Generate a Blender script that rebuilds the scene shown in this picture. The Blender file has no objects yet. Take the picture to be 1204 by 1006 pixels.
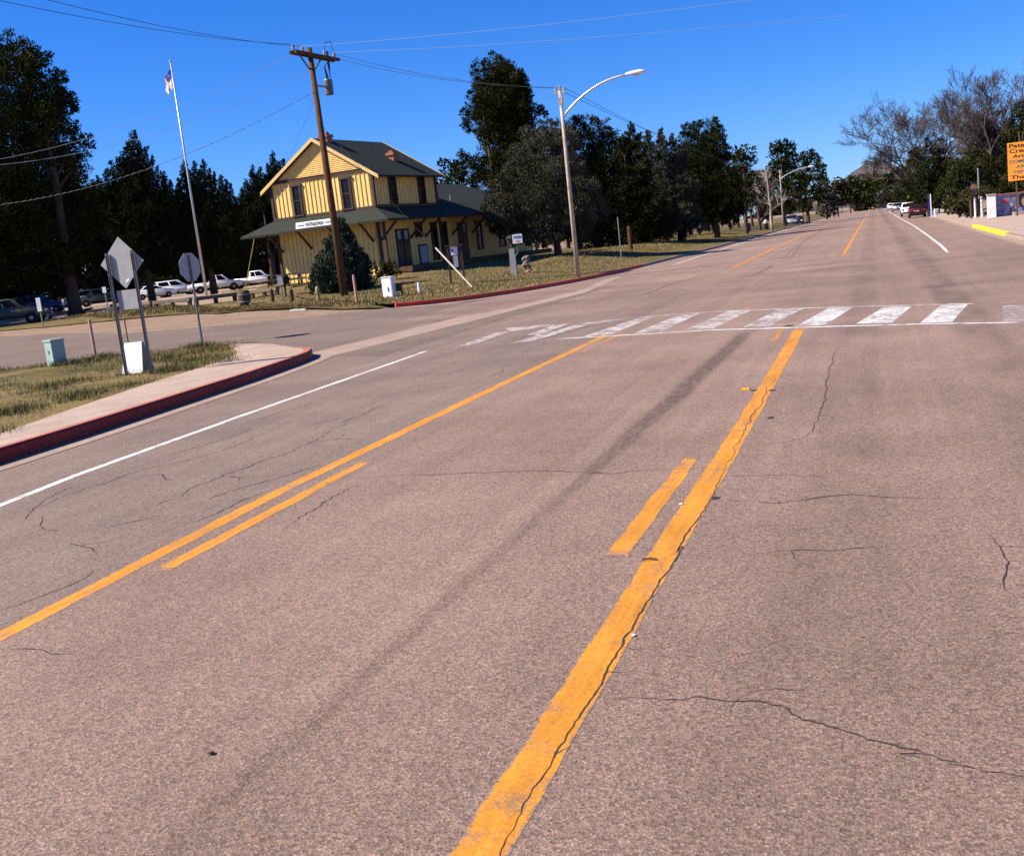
import bpy, bmesh, math, random
import numpy as np
from mathutils import Vector, Matrix
R = math.radians
S = bpy.context.scene
COL = S.collection
# ------------------------------------------------------------------ camera, world, sun, exposure
F, CX, CY, H = 1290.0, 602.0, 503.0, 2.0
roll, pitch, yaw = R(6.35), R(9.4308), R(19.0864)
fwd = np.array([-math.sin(yaw)*math.cos(pitch), math.cos(yaw)*math.cos(pitch), -math.sin(pitch)])
rt0 = np.array([math.cos(yaw), math.sin(yaw), 0.0]); up0 = np.cross(rt0, fwd)
EX = rt0*math.cos(roll) - up0*math.sin(roll)
EY = -rt0*math.sin(roll) - up0*math.cos(roll)
cam = bpy.data.cameras.new('camera'); camo = bpy.data.objects.new('camera', cam); COL.objects.link(camo)
cam.sensor_fit = 'HORIZONTAL'; cam.sensor_width = 36.0; cam.lens = 36.0*F/1204.0
cam.clip_start = 0.1; cam.clip_end = 20000
m = Matrix(((EX[0], -EY[0], -fwd[0], 0), (EX[1], -EY[1], -fwd[1], 0), (EX[2], -EY[2], -fwd[2], H), (0, 0, 0, 1)))
camo.matrix_world = m
S.camera = camo
SUN_EL, SUN_DIR = 41.0, 67.0          # elevation; compass direction the light travels towards (from +Y to +X)
W = bpy.data.worlds.new('World'); S.world = W; W.use_nodes = True
nt = W.node_tree; bg = nt.nodes['Background']
sky = nt.nodes.new('ShaderNodeTexSky'); sky.sky_type = 'NISHITA'; sky.sun_disc = False
sky.sun_elevation = R(SUN_EL); sky.sun_rotation = R(SUN_DIR+180)
sky.altitude = 1200; sky.air_density = 1.0; sky.dust_density = 0.3; sky.ozone_density = 2.5
hs = nt.nodes.new('ShaderNodeHueSaturation'); hs.inputs['Saturation'].default_value = 1.12; hs.inputs['Value'].default_value = 1.0
tint = nt.nodes.new('ShaderNodeMix'); tint.data_type = 'RGBA'; tint.blend_type = 'MULTIPLY'; tint.inputs[0].default_value = 1.0; tint.inputs[7].default_value = (.72, 1.02, 1.75, 1)
nt.links.new(sky.outputs[0], tint.inputs[6]); nt.links.new(tint.outputs[2], hs.inputs['Color']); nt.links.new(hs.outputs[0], bg.inputs[0])
bg.inputs[1].default_value = 0.05
sl = bpy.data.lights.new('sun', 'SUN'); sl.energy = 5.0; sl.angle = R(0.5); sl.color = (1.0, 0.92, 0.80)
so = bpy.data.objects.new('sun', sl); COL.objects.link(so)
ld = Vector((math.sin(R(SUN_DIR))*math.cos(R(SUN_EL)), math.cos(R(SUN_DIR))*math.cos(R(SUN_EL)), -math.sin(R(SUN_EL))))
so.rotation_euler = ld.to_track_quat('-Z', 'Y').to_euler(); so.location = (-40, -10, 60)
vs = S.view_settings; vs.view_transform = 'Standard'; vs.look = 'None'; vs.exposure = 0.95; vs.gamma = 1; vs.use_curve_mapping = False

# ------------------------------------------------------------------ terrain height and pixel helpers
GP = np.array([(-24,47,.33),(-25,47,.37),(-33,54,.4),(-62,102,.45),(-61,84,.4),(-56,65,.28),(-52,62,.25),(-22.6,80,.55),(-26,62,1.1),
  (-30,57,1.15),(-36,60,1.15),(-36,70,1.2),(-26,70,1.2),(-24,82,.9),(-26,51,.55),(-20,24,.12),(-42,45,.2),(-31,46,.2),(-23,24,.1),(-15,25,0),(-17,112,.5),
  (-20,200,.4),(-25,400,.3),(-100,100,.4),(-80,50,.2),(-60,20,.1),(-40,0,.1),(-15.5,60,.15),(-19,62,.5),(-14,50,.05)])
def G(x, y):
    x = np.asarray(x, float); y = np.asarray(y, float)
    w = 1.0/(((x[..., None]-GP[:, 0])**2 + (y[..., None]-GP[:, 1])**2 + 6.0)**1.4)
    z = (w*GP[:, 2]).sum(-1)/w.sum(-1)
    t = np.clip((-12.3-x)/7.0, 0, 1); t = t*t*(3-2*t)
    f = np.clip((1500-np.hypot(x, y))/900, 0, 1)
    return z*t*f
def g1(x, y): return float(G(x, y))
def ray(px, py): return fwd*F + EX*(px-CX) + EY*(py-CY)
CAM = np.array([0, 0, H])
def gp(px, py, dz=0.0, lo=2.5, hi=900.0):            # where a sight line meets the ground
    d = ray(px, py)/F
    a = lo
    while a < hi:
        b = a*1.01+0.02; P = CAM+d*b
        if P[2] <= g1(P[0], P[1])+dz:
            for _ in range(25):
                c = (a+b)/2; P = CAM+d*c
                if P[2] <= g1(P[0], P[1])+dz: b = c
                else: a = c
            break
        a = b
    P = CAM+d*b
    return Vector((P[0], P[1], g1(P[0], P[1])+dz))
def dep(px, py, D):                                  # point on a sight line at camera depth D
    return Vector(CAM+ray(px, py)/F*D)
def depth_of(P): return float((np.array(P)-CAM)@fwd)
def base(px, D, py=250, dz=0):                       # ground point under a pixel column at depth D
    p = dep(px, py, D)
    return Vector((p.x, p.y, g1(p.x, p.y)+dz))
# ------------------------------------------------------------------ materials
class NB:
    def __init__(s, name, rough=0.8, spec=0.3, metal=0.0):
        s.m = bpy.data.materials.new(name); s.m.use_nodes = True; s.t = s.m.node_tree
        s.b = s.t.nodes['Principled BSDF']; s.b.inputs['Roughness'].default_value = rough
        s.b.inputs['Specular IOR Level'].default_value = spec; s.b.inputs['Metallic'].default_value = metal
        g = s.t.nodes.new('ShaderNodeNewGeometry'); s.pos = g.outputs['Position']; s.island = g.outputs['Random Per Island']
    def set(s, sock, v):
        if isinstance(v, (int, float)): sock.default_value = v
        elif isinstance(v, tuple): sock.default_value = v if len(v) == len(sock.default_value) else (*v, 1.0)
        else: s.t.links.new(v, sock)
    def obj(s): return s.t.nodes.new('ShaderNodeTexCoord').outputs['Object']
    def map(s, vec, sc=(1, 1, 1), rot=(0, 0, 0)):
        n = s.t.nodes.new('ShaderNodeMapping'); n.inputs['Scale'].default_value = sc; n.inputs['Rotation'].default_value = rot
        s.set(n.inputs['Vector'], vec); return n.outputs[0]
    def noise(s, scale, detail=3, vec=None, rough=0.55, dist=0.0):
        n = s.t.nodes.new('ShaderNodeTexNoise'); n.inputs['Scale'].default_value = scale; n.inputs['Detail'].default_value = detail
        n.inputs['Roughness'].default_value = rough; n.inputs['Distortion'].default_value = dist
        s.set(n.inputs['Vector'], vec if vec is not None else s.pos); return n.outputs['Fac']
    def vor(s, scale, vec=None, out='Distance'):
        n = s.t.nodes.new('ShaderNodeTexVoronoi'); n.inputs['Scale'].default_value = scale
        s.set(n.inputs['Vector'], vec if vec is not None else s.pos); return n.outputs[out]
    def ma(s, op, a, b=0.0, c=None, clamp=False):
        n = s.t.nodes.new('ShaderNodeMath'); n.operation = op; n.use_clamp = clamp
        s.set(n.inputs[0], a); s.set(n.inputs[1], b)
        if c is not None: s.set(n.inputs[2], c)
        return n.outputs[0]
    def rng(s, v, a, b, c=0.0, d=1.0, smooth=False):
        n = s.t.nodes.new('ShaderNodeMapRange'); n.interpolation_type = 'SMOOTHSTEP' if smooth else 'LINEAR'
        for i, q in enumerate((v, a, b, c, d)): s.set(n.inputs[i], q)
        return n.outputs[0]
    def mix(s, f, a, b, mode='MIX'):
        n = s.t.nodes.new('ShaderNodeMix'); n.data_type = 'RGBA'; n.blend_type = mode
        s.set(n.inputs[0], f); s.set(n.inputs[6], a); s.set(n.inputs[7], b); return n.outputs[2]
    def scale(s, col, v):
        n = s.t.nodes.new('ShaderNodeVectorMath'); n.operation = 'SCALE'; s.set(n.inputs[0], col); s.set(n.inputs[3], v); return n.outputs[0]
    def sep(s, v=None):
        n = s.t.nodes.new('ShaderNodeSeparateXYZ'); s.set(n.inputs[0], v if v is not None else s.pos); return n.outputs
    def bump(s, h, strength=0.3, dist=0.01):
        n = s.t.nodes.new('ShaderNodeBump'); n.inputs['Strength'].default_value = strength; n.inputs['Distance'].default_value = dist
        s.set(n.inputs['Height'], h); s.t.links.new(n.outputs[0], s.b.inputs['Normal'])
    def col(s, c): s.set(s.b.inputs['Base Color'], c); return s.m
def plain(name, c, rough=0.6, var=0.18, scale=3.0, metal=0.0, spec=0.3, bump=0.0):
    k = NB(name, rough, spec, metal); o = k.obj()
    n = k.noise(scale, 5, o); n2 = k.noise(scale*9, 3, o)
    v = k.ma('ADD', k.rng(n, .3, .7, 1-var, 1+var), k.rng(n2, .3, .7, -var*.5, var*.5))
    if bump: k.bump(n2, bump, .01)
    return k.col(k.scale(c, v))
M = {}
def asphalt(name, c1, kind):
    k = NB(name, 0.88, 0.25); x, y, z = k.sep()
    cells = k.vor(82, out='Color'); cr = k.sep(cells)[0]
    fine = k.noise(190, 2); mid = k.noise(38, 3)
    big = k.noise(0.45, 6, rough=.62); huge = k.noise(0.09, 3)
    st = k.noise(1.0, 5, k.map(k.pos, (2.4, .06, 1)))
    st2 = k.noise(1.0, 4, k.map(k.pos, (7.0, .12, 1)))
    v = k.ma('ADD', k.rng(cr, 0, 1, .60, 1.36), k.rng(fine, .3, .7, -.2, .2))
    v = k.ma('ADD', v, k.rng(mid, .3, .7, -.10, .10))
    v = k.ma('MULTIPLY', v, k.rng(big, .3, .7, .82, 1.16)); v = k.ma('MULTIPLY', v, k.rng(huge, .3, .7, .9, 1.1))
    v = k.ma('MULTIPLY', v, k.rng(st, .3, .7, .91, 1.08)); v = k.ma('MULTIPLY', v, k.rng(st2, .32, .7, .95, 1.04))
    col = k.mix(k.rng(k.sep(cells)[1], .55, 1, 0, .55), c1, (c1[0]*1.22, c1[1]*1.0, c1[2]*.88))
    col = k.mix(k.rng(k.sep(cells)[2], .75, 1, 0, .6), col, (c1[0]*.72, c1[1]*.78, c1[2]*.85))
    g3 = k.sep(k.vor(120, out='Color')); col = k.mix(k.rng(g3[0], .86, .97, 0, .75), col, (c1[0]*1.75, c1[1]*1.72, c1[2]*1.7)); col = k.mix(k.rng(g3[1], .88, .97, 0, .6), col, (c1[0]*1.5, c1[1]*1.05, c1[2]*.8))
    if kind == 'main':
        col = k.mix(k.rng(y, 9, 26, 0, .8, True), col, k.scale(col, 1.10))
        # older grey surface of the outer left lane
        ll = k.ma('MULTIPLY', k.rng(x, -5.3, -5.15, 1, 0), k.rng(y, 24, 34, 1, 0))
        col = k.mix(k.ma('MULTIPLY', ll, .55), col, (c1[0]*.8, c1[1]*.87, c1[2]*.9))
        # long rubber smear beside the centre lane
        wob = k.ma('MULTIPLY_ADD', k.noise(.35, 2), .16, -.08)
        d = k.ma('ABSOLUTE', k.ma('SUBTRACT', k.ma('ADD', x, wob), k.rng(y, 3, 20, -2.53, -2.27)))
        wdt = k.rng(y, 8, 13, .07, .17)
        band = k.rng(k.ma('DIVIDE', d, wdt), .35, 1.25, 1, 0, True)
        band = k.ma('MULTIPLY', band, k.ma('MULTIPLY', k.rng(y, 19.2, 20.6, 1, 0), k.rng(y, 7, 12.5, .42, 1)))
        band = k.ma('MULTIPLY', band, k.rng(k.noise(6, 5, k.map(k.pos, (3, .5, 1))), .3, .62, .35, 1))
        v = k.ma('MULTIPLY', v, k.rng(band, 0, 1, 1, .44))
        sm = k.rng(k.ma('ABSOLUTE', k.ma('ADD', x, 2.72)), .02, .12, .09, 0)
        v = k.ma('ADD', v, k.ma('MULTIPLY', sm, k.rng(y, 20, 4, .5, 1)))
        # wheel tracks and stains in the right lane
        for cx, wd, am in ((-.35, .42, .14), (1.35, .5, .26)):
            t = k.rng(k.ma('ABSOLUTE', k.ma('SUBTRACT', x, cx)), wd*.3, wd, 1, 0, True)
            t = k.ma('MULTIPLY', t, k.rng(k.noise(1.4, 5, k.map(k.pos, (1, .35, 1))), .35, .65, .1, 1))
            v = k.ma('MULTIPLY', v, k.rng(t, 0, 1, 1, 1-am*1.4))
        v = k.ma('MULTIPLY', v, k.ma('SUBTRACT', 1.0, k.ma('MULTIPLY', k.rng(x, -1.3, -.6, 0, .10, True), k.rng(y, 4, 12, 1, .3))))
        dots = k.rng(k.vor(5.5), .04, .085, 1, 0); keep = k.rng(k.noise(2.1, 2), .50, .58, 0, 1)
        dots = k.ma('MULTIPLY', k.ma('MULTIPLY', dots, keep), k.rng(x, -1.2, -.7, .12, 1))
        v = k.ma('MULTIPLY', v, k.rng(dots, 0, 1, 1, .45))
        # darker worn belt across the junction
        j = k.ma('MULTIPLY', k.rng(y, 22, 28, 0, 1, True), k.rng(y, 36, 48, 1, 0, True))
        v = k.ma('MULTIPLY', v, k.ma('SUBTRACT', 1.0, k.ma('MULTIPLY', j, k.rng(k.noise(.25, 4, k.map(k.pos, (.35, 1.6, 1))), .35, .65, 0, .22))))
    k.bump(k.ma('ADD', k.vor(82), k.ma('MULTIPLY', fine, .6)), .55, .006)
    return k.col(k.scale(col, v))
M['asphalt'] = asphalt('asphalt_main', (.222, .151, .117), 'main')
M['asphalt_side'] = asphalt('asphalt_side', (.165, .120, .094), 'side')
def paint(name, c, wear, under=(.21, .145, .11)):
    k = NB(name, .7, .3); n = k.noise(5, 8, rough=.7); f = k.noise(70, 3); big = k.noise(.9, 3)
    w = k.ma('ADD', k.ma('ADD', k.ma('MULTIPLY', n, .62), k.ma('MULTIPLY', f, .28)), k.ma('MULTIPLY', big, .25))
    at = k.t.nodes.new('ShaderNodeAttribute'); at.attribute_name = 'edge'; en = k.noise(26, 4, rough=.7)
    w = k.ma('ADD', w, k.ma('MULTIPLY', k.ma('POWER', at.outputs['Fac'], 2.0), k.rng(en, .3, .7, -.02, .42)))
    mask = k.rng(w, wear, wear+.13, 1, 0)
    spk = k.rng(k.sep(k.vor(82, out='Color'))[0], 0, 1, .82, 1.12)
    cc = k.scale(c, k.ma('MULTIPLY', k.ma('MULTIPLY', spk, k.rng(k.noise(1.3, 5), .3, .7, .82, 1.1)), k.rng(k.noise(1.0, 5, k.map(k.pos, (14, 1.2, 1))), .35, .6, .8, 1.04)))
    uu = k.scale(under, k.rng(k.sep(k.vor(82, out='Color'))[0], 0, 1, .65, 1.3))
    k.bump(f, .25, .004)
    return k.col(k.mix(mask, uu, cc))
M['yellow'] = paint('yellow_paint', (.62, .245, .022), .60)
M['yellow_worn'] = paint('yellow_paint_worn', (.56, .22, .024), .52)
M['white_line'] = paint('white_paint', (.72, .68, .64), .575)
M['white_worn'] = paint('white_paint_worn', (.62, .56, .52), .50)
M['white_mid'] = paint('white_paint_scuffed', (.66, .62, .58), .54)
M['white_faint'] = paint('white_paint_faint', (.42, .35, .31), .49)
def concrete(name, c):
    k = NB(name, .85, .25); n = k.noise(1.2, 6); f = k.noise(60, 3); m_ = k.noise(9, 5)
    v = k.ma('ADD', k.rng(n, .3, .7, .84, 1.12), k.rng(f, .3, .7, -.10, .10)); v = k.ma('MULTIPLY', v, k.rng(m_, .3, .7, .92, 1.06))
    k.bump(f, .3, .004)
    return k.col(k.scale(c, v))
M['walk'] = concrete('sidewalk_concrete', (.40, .29, .22)); M['gutter'] = concrete('gutter_concrete', (.32, .225, .17))
def redkerb():  # red darkened so the kerb face carries its shade in the colour
    k = NB('shaded_red_kerb_paint', .65, .35); n = k.noise(3.5, 7, rough=.7)
    cc = k.scale((.23, .012, .006), k.rng(k.noise(14, 4), .3, .7, .7, 1.25))
    return k.col(k.mix(k.rng(n, .60, .70, 0, .8), cc, (.33, .22, .18)))
M['red'] = redkerb()
M['redtop'] = concrete('faded_red_kerb_top', (.40, .13, .085)); M['redsunlit'] = plain('sunlit_red_kerb_paint', (.50, .04, .022), .6, .15, 3)  # second red is a brighter copy, sunlight put into its colour
def grass_ground(name, dry, green, dirt, gth=.5, dth=.58):
    k = NB(name, .95, .1); a = k.noise(.30, 5, rough=.6); b = k.noise(1.7, 5); c = k.noise(24, 4); d = k.noise(.8, 6, rough=.65)
    col = k.mix(k.rng(k.ma('ADD', k.ma('MULTIPLY', a, .6), k.ma('MULTIPLY', b, .4)), gth-.05, gth+.09), dry, green)
    col = k.mix(k.rng(d, dth, dth+.08, 0, .9), col, dirt)
    v = k.ma('MULTIPLY', k.rng(c, .25, .75, .55, 1.4), k.rng(k.noise(5, 4), .3, .7, .75, 1.22))
    k.bump(c, .8, .05)
    return k.col(k.scale(col, v))
M['ground'] = grass_ground('dirt_ground', (.27, .185, .12), (.20, .16, .085), (.31, .215, .155), .60, .48)
M['lawn'] = grass_ground('dry_lawn', (.185, .128, .055), (.095, .086, .028), (.22, .15, .09), .50, .61)
M['verge'] = grass_ground('verge_grass', (.225, .160, .062), (.100, .092, .029), (.24, .16, .10), .51, .54)
M['lot'] = grass_ground('lot_gravel', (.36, .26, .19), (.33, .235, .17), (.40, .29, .21), .55, .6)
def blades(name, a, b, c):
    k = NB(name, .9, .15)
    col = k.mix(k.rng(k.noise(.7, 4), .48, .64), a, b); col = k.mix(k.rng(k.island, .7, .75, 0, 1), col, c)
    return k.col(k.scale(col, k.rng(k.island, 0, 1, .6, 1.35)))
M['blade'] = blades('grass_blade', (.235, .165, .060), (.085, .085, .023), (.27, .195, .085))
M['weed'] = blades('weed_blade', (.065, .075, .019), (.10, .10, .030), (.21, .165, .07))
def foliage(name, a, b, c=None, hi=.35):
    k = NB(name, 1.0, .02)
    col = k.mix(k.rng(k.noise(.55, 3), .40, .62), a, b)
    if c: col = k.mix(k.rng(k.noise(.28, 2), .52, .66), col, c)
    k.t.links.new(k.scale(col, k.rng(k.island, 0, 1, .55, 1.5)), k.b.inputs['Base Color'])
    k.b.inputs['Transmission Weight'].default_value = 0
    return k.m
M['pine'] = foliage('pine_needles', (.018, .024, .007), (.034, .038, .010), (.050, .046, .014))
M['cypress'] = foliage('cypress_scales', (.016, .020, .008), (.028, .031, .011))
M['juniper'] = foliage('juniper_scales', (.056, .054, .033), (.078, .072, .044), (.042, .042, .022))
M['bluejuniper'] = foliage('blue_juniper_scales', (.050, .062, .042), (.032, .042, .026))
M['darktree'] = foliage('dark_evergreen', (.018, .024, .008), (.032, .033, .012), (.046, .038, .017))
M['greentree'] = foliage('green_leaves', (.030, .042, .010), (.050, .060, .015), (.02, .028, .008))
M['hedge'] = foliage('hedge_leaves', (.026, .030, .009), (.044, .044, .014), (.018, .020, .007))
M['greybush'] = foliage('grey_brown_twigs', (.060, .052, .040), (.085, .072, .055))
def bark(name, c):
    k = NB(name, .92, .1); o = k.obj(); n = k.noise(3, 6, k.map(o, (3, 3, .7))); f = k.noise(20, 4, k.map(o, (2, 2, .3)))
    k.bump(f, .8, .03); return k.col(k.scale(c, k.ma('MULTIPLY', k.rng(n, .3, .7, .7, 1.25), k.rng(f, .3, .7, .7, 1.25))))
M['bark'] = bark('dark_bark', (.085, .06, .042)); M['bark_pale'] = bark('pale_bark', (.42, .36, .28)); M['bark_grey'] = bark('grey_bark', (.105, .085, .075))
M['polewood'] = bark('weathered_pole_wood', (.115, .056, .026)); M['timber'] = bark('brown_timber', (.105, .065, .04)); M['silverwood'] = bark('silvery_pole_wood', (.45, .37, .28))
M['galv'] = plain('galvanised_steel', (.30, .30, .30), .45, .12, 8, .55); M['signback'] = plain('bare_aluminium_sign_back', (.36, .34, .325), .5, .10, 5, .25, bump=.05)
M['postgreen'] = plain('grey_green_steel', (.13, .135, .13), .5, .2, 6, .3)
M['alu'] = plain('painted_lamp_pole', (.55, .55, .55), .4, .08, 5, .35)
M['wire'] = plain('bare_wire', (.22, .22, .27), .4, .05, 1, .2); M['darkwire'] = plain('dark_cable', (.03, .03, .035), .6, .1, 1)
M['white'] = plain('white_paint_metal', (.78, .77, .74), .35, .06, 2); M['carwhite'] = plain('white_car_paint', (.80, .80, .80), .22, .03, 1, 0, .5)
M['maroon'] = plain('maroon_car_paint', (.065, .010, .009), .25, .05, 1, 0, .5); M['carblack'] = plain('black_car_paint', (.018, .018, .02), .25, .05, 1, 0, .5)
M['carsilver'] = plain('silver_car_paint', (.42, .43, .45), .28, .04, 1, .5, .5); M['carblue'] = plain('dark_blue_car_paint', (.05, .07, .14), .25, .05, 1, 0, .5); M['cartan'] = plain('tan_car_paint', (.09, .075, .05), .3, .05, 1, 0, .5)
M['glass'] = plain('dark_glass', (.010, .010, .011), .25, .1, 2, 0, .22); M['rubber'] = plain('tyre_rubber', (.02, .02, .02), .85); M['rim'] = plain('wheel_rim', (.35, .35, .36), .35, .1, 4, .7)
M['lampglass'] = plain('lamp_lens', (.75, .75, .72), .2, .03, 2); M['redlens'] = plain('red_lens', (.35, .015, .012), .25, .05, 2); M['black'] = plain('black_plastic', (.015, .015, .015), .6)
M['utility'] = plain('pale_green_cabinet', (.30, .41, .35), .5, .08, 3); M['pink'] = plain('faded_pink_marker', (.52, .25, .20), .7, .2, 6)
M['concrete'] = concrete('old_concrete', (.36, .33, .30)); M['rock'] = plain('fieldstone', (.20, .165, .13), .9, .45, 4, bump=.8)
M['brick'] = plain('brick', (.30, .12, .075), .85, .3, 6, bump=.4); M['brown'] = plain('brown_trim', (.065, .032, .02), .6, .15, 4); M['rail'] = bark('rail_timber', (.20, .15, .115))
M['orange'] = plain('orange_sign_paint', (.80, .27, .025), .5, .06, 2); M['teal'] = plain('teal_letters', (.008, .10, .13), .5, .1); M['ink'] = plain('black_letters', (.012, .012, .015), .5, .1)
M['bluepaint'] = plain('blue_paint', (.02, .06, .35), .5, .1); M['redpaint'] = plain('red_paint', (.55, .04, .03), .5, .1); M['yellowpaint'] = plain('bright_yellow_paint', (.85, .62, .015), .55, .14, 4)
M['crack'] = plain('crack_dark', (.042, .033, .029), .95); M['gray'] = plain('grey_poster', (.36, .35, .35), .7, .35, 14); M['hydrant'] = plain('hydrant_paint', (.35, .27, .10), .5, .15, 5)
M['flower'] = plain('pink_flowers', (.6, .16, .16), .7, .4, 12); M['roofdark'] = plain('dark_roof', (.05, .05, .05), .8)

# ------------------------------------------------------------------ object helpers
def link(o, parent=None):
    COL.objects.link(o)
    if parent is not None: o.parent = parent
    return o
def tag(o, label=None, cat=None, group=None, kind=None):
    if label: o['label'] = label
    if cat: o['category'] = cat
    if group: o['group'] = group
    if kind: o['kind'] = kind
    return o
def thing(name, label, cat, loc=(0, 0, 0), rz=0.0, group=None):
    o = bpy.data.objects.new(name, None); link(o); o.location = loc; o.rotation_euler = (0, 0, rz); o.empty_display_size = .3
    return tag(o, label, cat, group)
def mesh_np(name, V, Fq, mat, parent=None, smooth=False, mats=None, mi=None):
    me = bpy.data.meshes.new(name); me.from_pydata([tuple(v) for v in V], [], [tuple(f) for f in Fq])
    for q in (mats or [mat]): me.materials.append(q)
    if mi is not None: me.polygons.foreach_set('material_index', mi)
    if smooth: me.polygons.foreach_set('use_smooth', [True]*len(me.polygons))
    me.update(); return link(bpy.data.objects.new(name, me), parent)
class MB:                                            # collects shapes, then links them as ONE mesh
    def __init__(s): s.v = []; s.f = []; s.mi = []; s.cur = 0
    def add(s, v, f):
        n = len(s.v); s.v += [tuple(p) for p in v]; s.f += [tuple(n+i for i in q) for q in f]; s.mi += [s.cur]*len(f); return s
    def box(s, c, d, rz=0.0, tilt=None):
        hx, hy, hz = d[0]/2, d[1]/2, d[2]/2; cr, sr = math.cos(rz), math.sin(rz); V = []
        for z in (-hz, hz):
            for x, y in ((-hx, -hy), (hx, -hy), (hx, hy), (-hx, hy)):
                p = Vector((x, y, z))
                if tilt: p = tilt @ p
                V.append((c[0]+p.x*cr-p.y*sr, c[1]+p.x*sr+p.y*cr, c[2]+p.z))
        return s.add(V, [(3, 2, 1, 0), (4, 5, 6, 7), (0, 1, 5, 4), (1, 2, 6, 5), (2, 3, 7, 6), (3, 0, 4, 7)])
    def bar(s, a, b, w, h=None):
        a, b = Vector(a), Vector(b); d = b-a; L = d.length; q = d.to_track_quat('Z', 'Y').to_matrix(); h = h or w; c = (a+b)/2; V = []
        for z in (-L/2, L/2):
            for x, y in ((-w/2, -h/2), (w/2, -h/2), (w/2, h/2), (-w/2, h/2)): V.append(c+q @ Vector((x, y, z)))
        return s.add(V, [(3, 2, 1, 0), (4, 5, 6, 7), (0, 1, 5, 4), (1, 2, 6, 5), (2, 3, 7, 6), (3, 0, 4, 7)])
    def tube(s, pts, rad, n=8, cap=True):
        pts = [Vector(p) for p in pts]; rad = rad if isinstance(rad, (list, tuple)) else [rad]*len(pts); V = []; Fc = []
        for i, p in enumerate(pts):
            d = (pts[min(i+1, len(pts)-1)]-pts[max(i-1, 0)])
            if d.length < 1e-9: d = Vector((0, 0, 1))
            d.normalize(); ref = Vector((0, 0, 1)) if abs(d.z) < .9 else Vector((1, 0, 0)); u = d.cross(ref).normalized(); w = d.cross(u)
            for k in range(n):
                t = 2*math.pi*k/n; V.append(p+(u*math.cos(t)+w*math.sin(t))*rad[i])
        for i in range(len(pts)-1):
            for k in range(n): Fc.append((i*n+k, i*n+(k+1) % n, (i+1)*n+(k+1) % n, (i+1)*n+k))
        if cap: Fc += [tuple(range(n)), tuple((len(pts)-1)*n+k for k in reversed(range(n)))]
        return s.add(V, Fc)
    def lathe(s, prof, n=14, c=(0, 0, 0), axis='Z'):
        V = []; Fc = []
        for r, z in prof:
            for k in range(n):
                t = 2*math.pi*k/n; x, y = r*math.cos(t), r*math.sin(t)
                V.append((c[0]+x, c[1]+y, c[2]+z) if axis == 'Z' else (c[0]+x, c[1]+z, c[2]+y))
        for i in range(len(prof)-1):
            for k in range(n): Fc.append((i*n+k, i*n+(k+1) % n, (i+1)*n+(k+1) % n, (i+1)*n+k))
        Fc += [tuple(reversed(range(n))), tuple((len(prof)-1)*n+k for k in range(n))]
        return s.add(V, Fc)
    def prism(s, poly, a, b):                        # polygon points + extrusion vectors a, b
        a, b = Vector(a), Vector(b); n = len(poly); V = [Vector(p)+a for p in poly]+[Vector(p)+b for p in poly]
        return s.add(V, [tuple(reversed(range(n))), tuple(range(n, 2*n))]+[(i, (i+1) % n, n+(i+1) % n, n+i) for i in range(n)])
    def build(s, name, mat, parent=None, bevel=0.0, smooth=False):
        ms = mat if isinstance(mat, list) else [mat]
        me = bpy.data.meshes.new(name); me.from_pydata(s.v, [], s.f)
        for q in ms: me.materials.append(q)
        if len(ms) > 1: me.polygons.foreach_set('material_index', s.mi)
        bm = bmesh.new(); bm.from_mesh(me); bmesh.ops.recalc_face_normals(bm, faces=bm.faces)
        if bevel: bmesh.ops.bevel(bm, geom=list(bm.edges), offset=bevel, segments=2, affect='EDGES', clamp_overlap=True)
        bm.to_mesh(me); bm.free()
        if smooth:
            me.polygons.foreach_set('use_smooth', [True]*len(me.polygons))
        me.update(); return link(bpy.data.objects.new(name, me), parent)
def text_mesh(name, body, size, mat, parent, mw, align='CENTER', extrude=.004, width=None):
    cu = bpy.data.curves.new(name, 'FONT'); cu.body = body; cu.size = size; cu.extrude = extrude; cu.offset = size*.018; cu.align_x = align; cu.align_y = 'CENTER'
    to = bpy.data.objects.new(name+'_tmp', cu); COL.objects.link(to); bpy.context.view_layer.update()
    me = bpy.data.meshes.new_from_object(to.evaluated_get(bpy.context.evaluated_depsgraph_get()))
    bpy.data.objects.remove(to); me.materials.clear(); me.materials.append(mat)
    if width:
        xs = [v.co.x for v in me.vertices]; k = width/max(1e-6, max(xs)-min(xs))
        for v in me.vertices: v.co.x *= k
    o = link(bpy.data.objects.new(name, me), parent); o.matrix_local = mw; return o
def copy_tree(o, parent=None):
    c = o.copy(); COL.objects.link(c)
    if parent is not None: c.parent = parent
    for ch in [q for q in COL.objects if q.parent == o]: copy_tree(ch, c)
    return c
def resample(poly, n):
    P = np.array(poly, float); L = np.r_[0, np.cumsum(np.linalg.norm(np.diff(P, axis=0), axis=1))]; t = np.linspace(0, L[-1], n)
    return np.stack([np.interp(t, L, P[:, i]) for i in range(P.shape[1])], 1)
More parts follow.
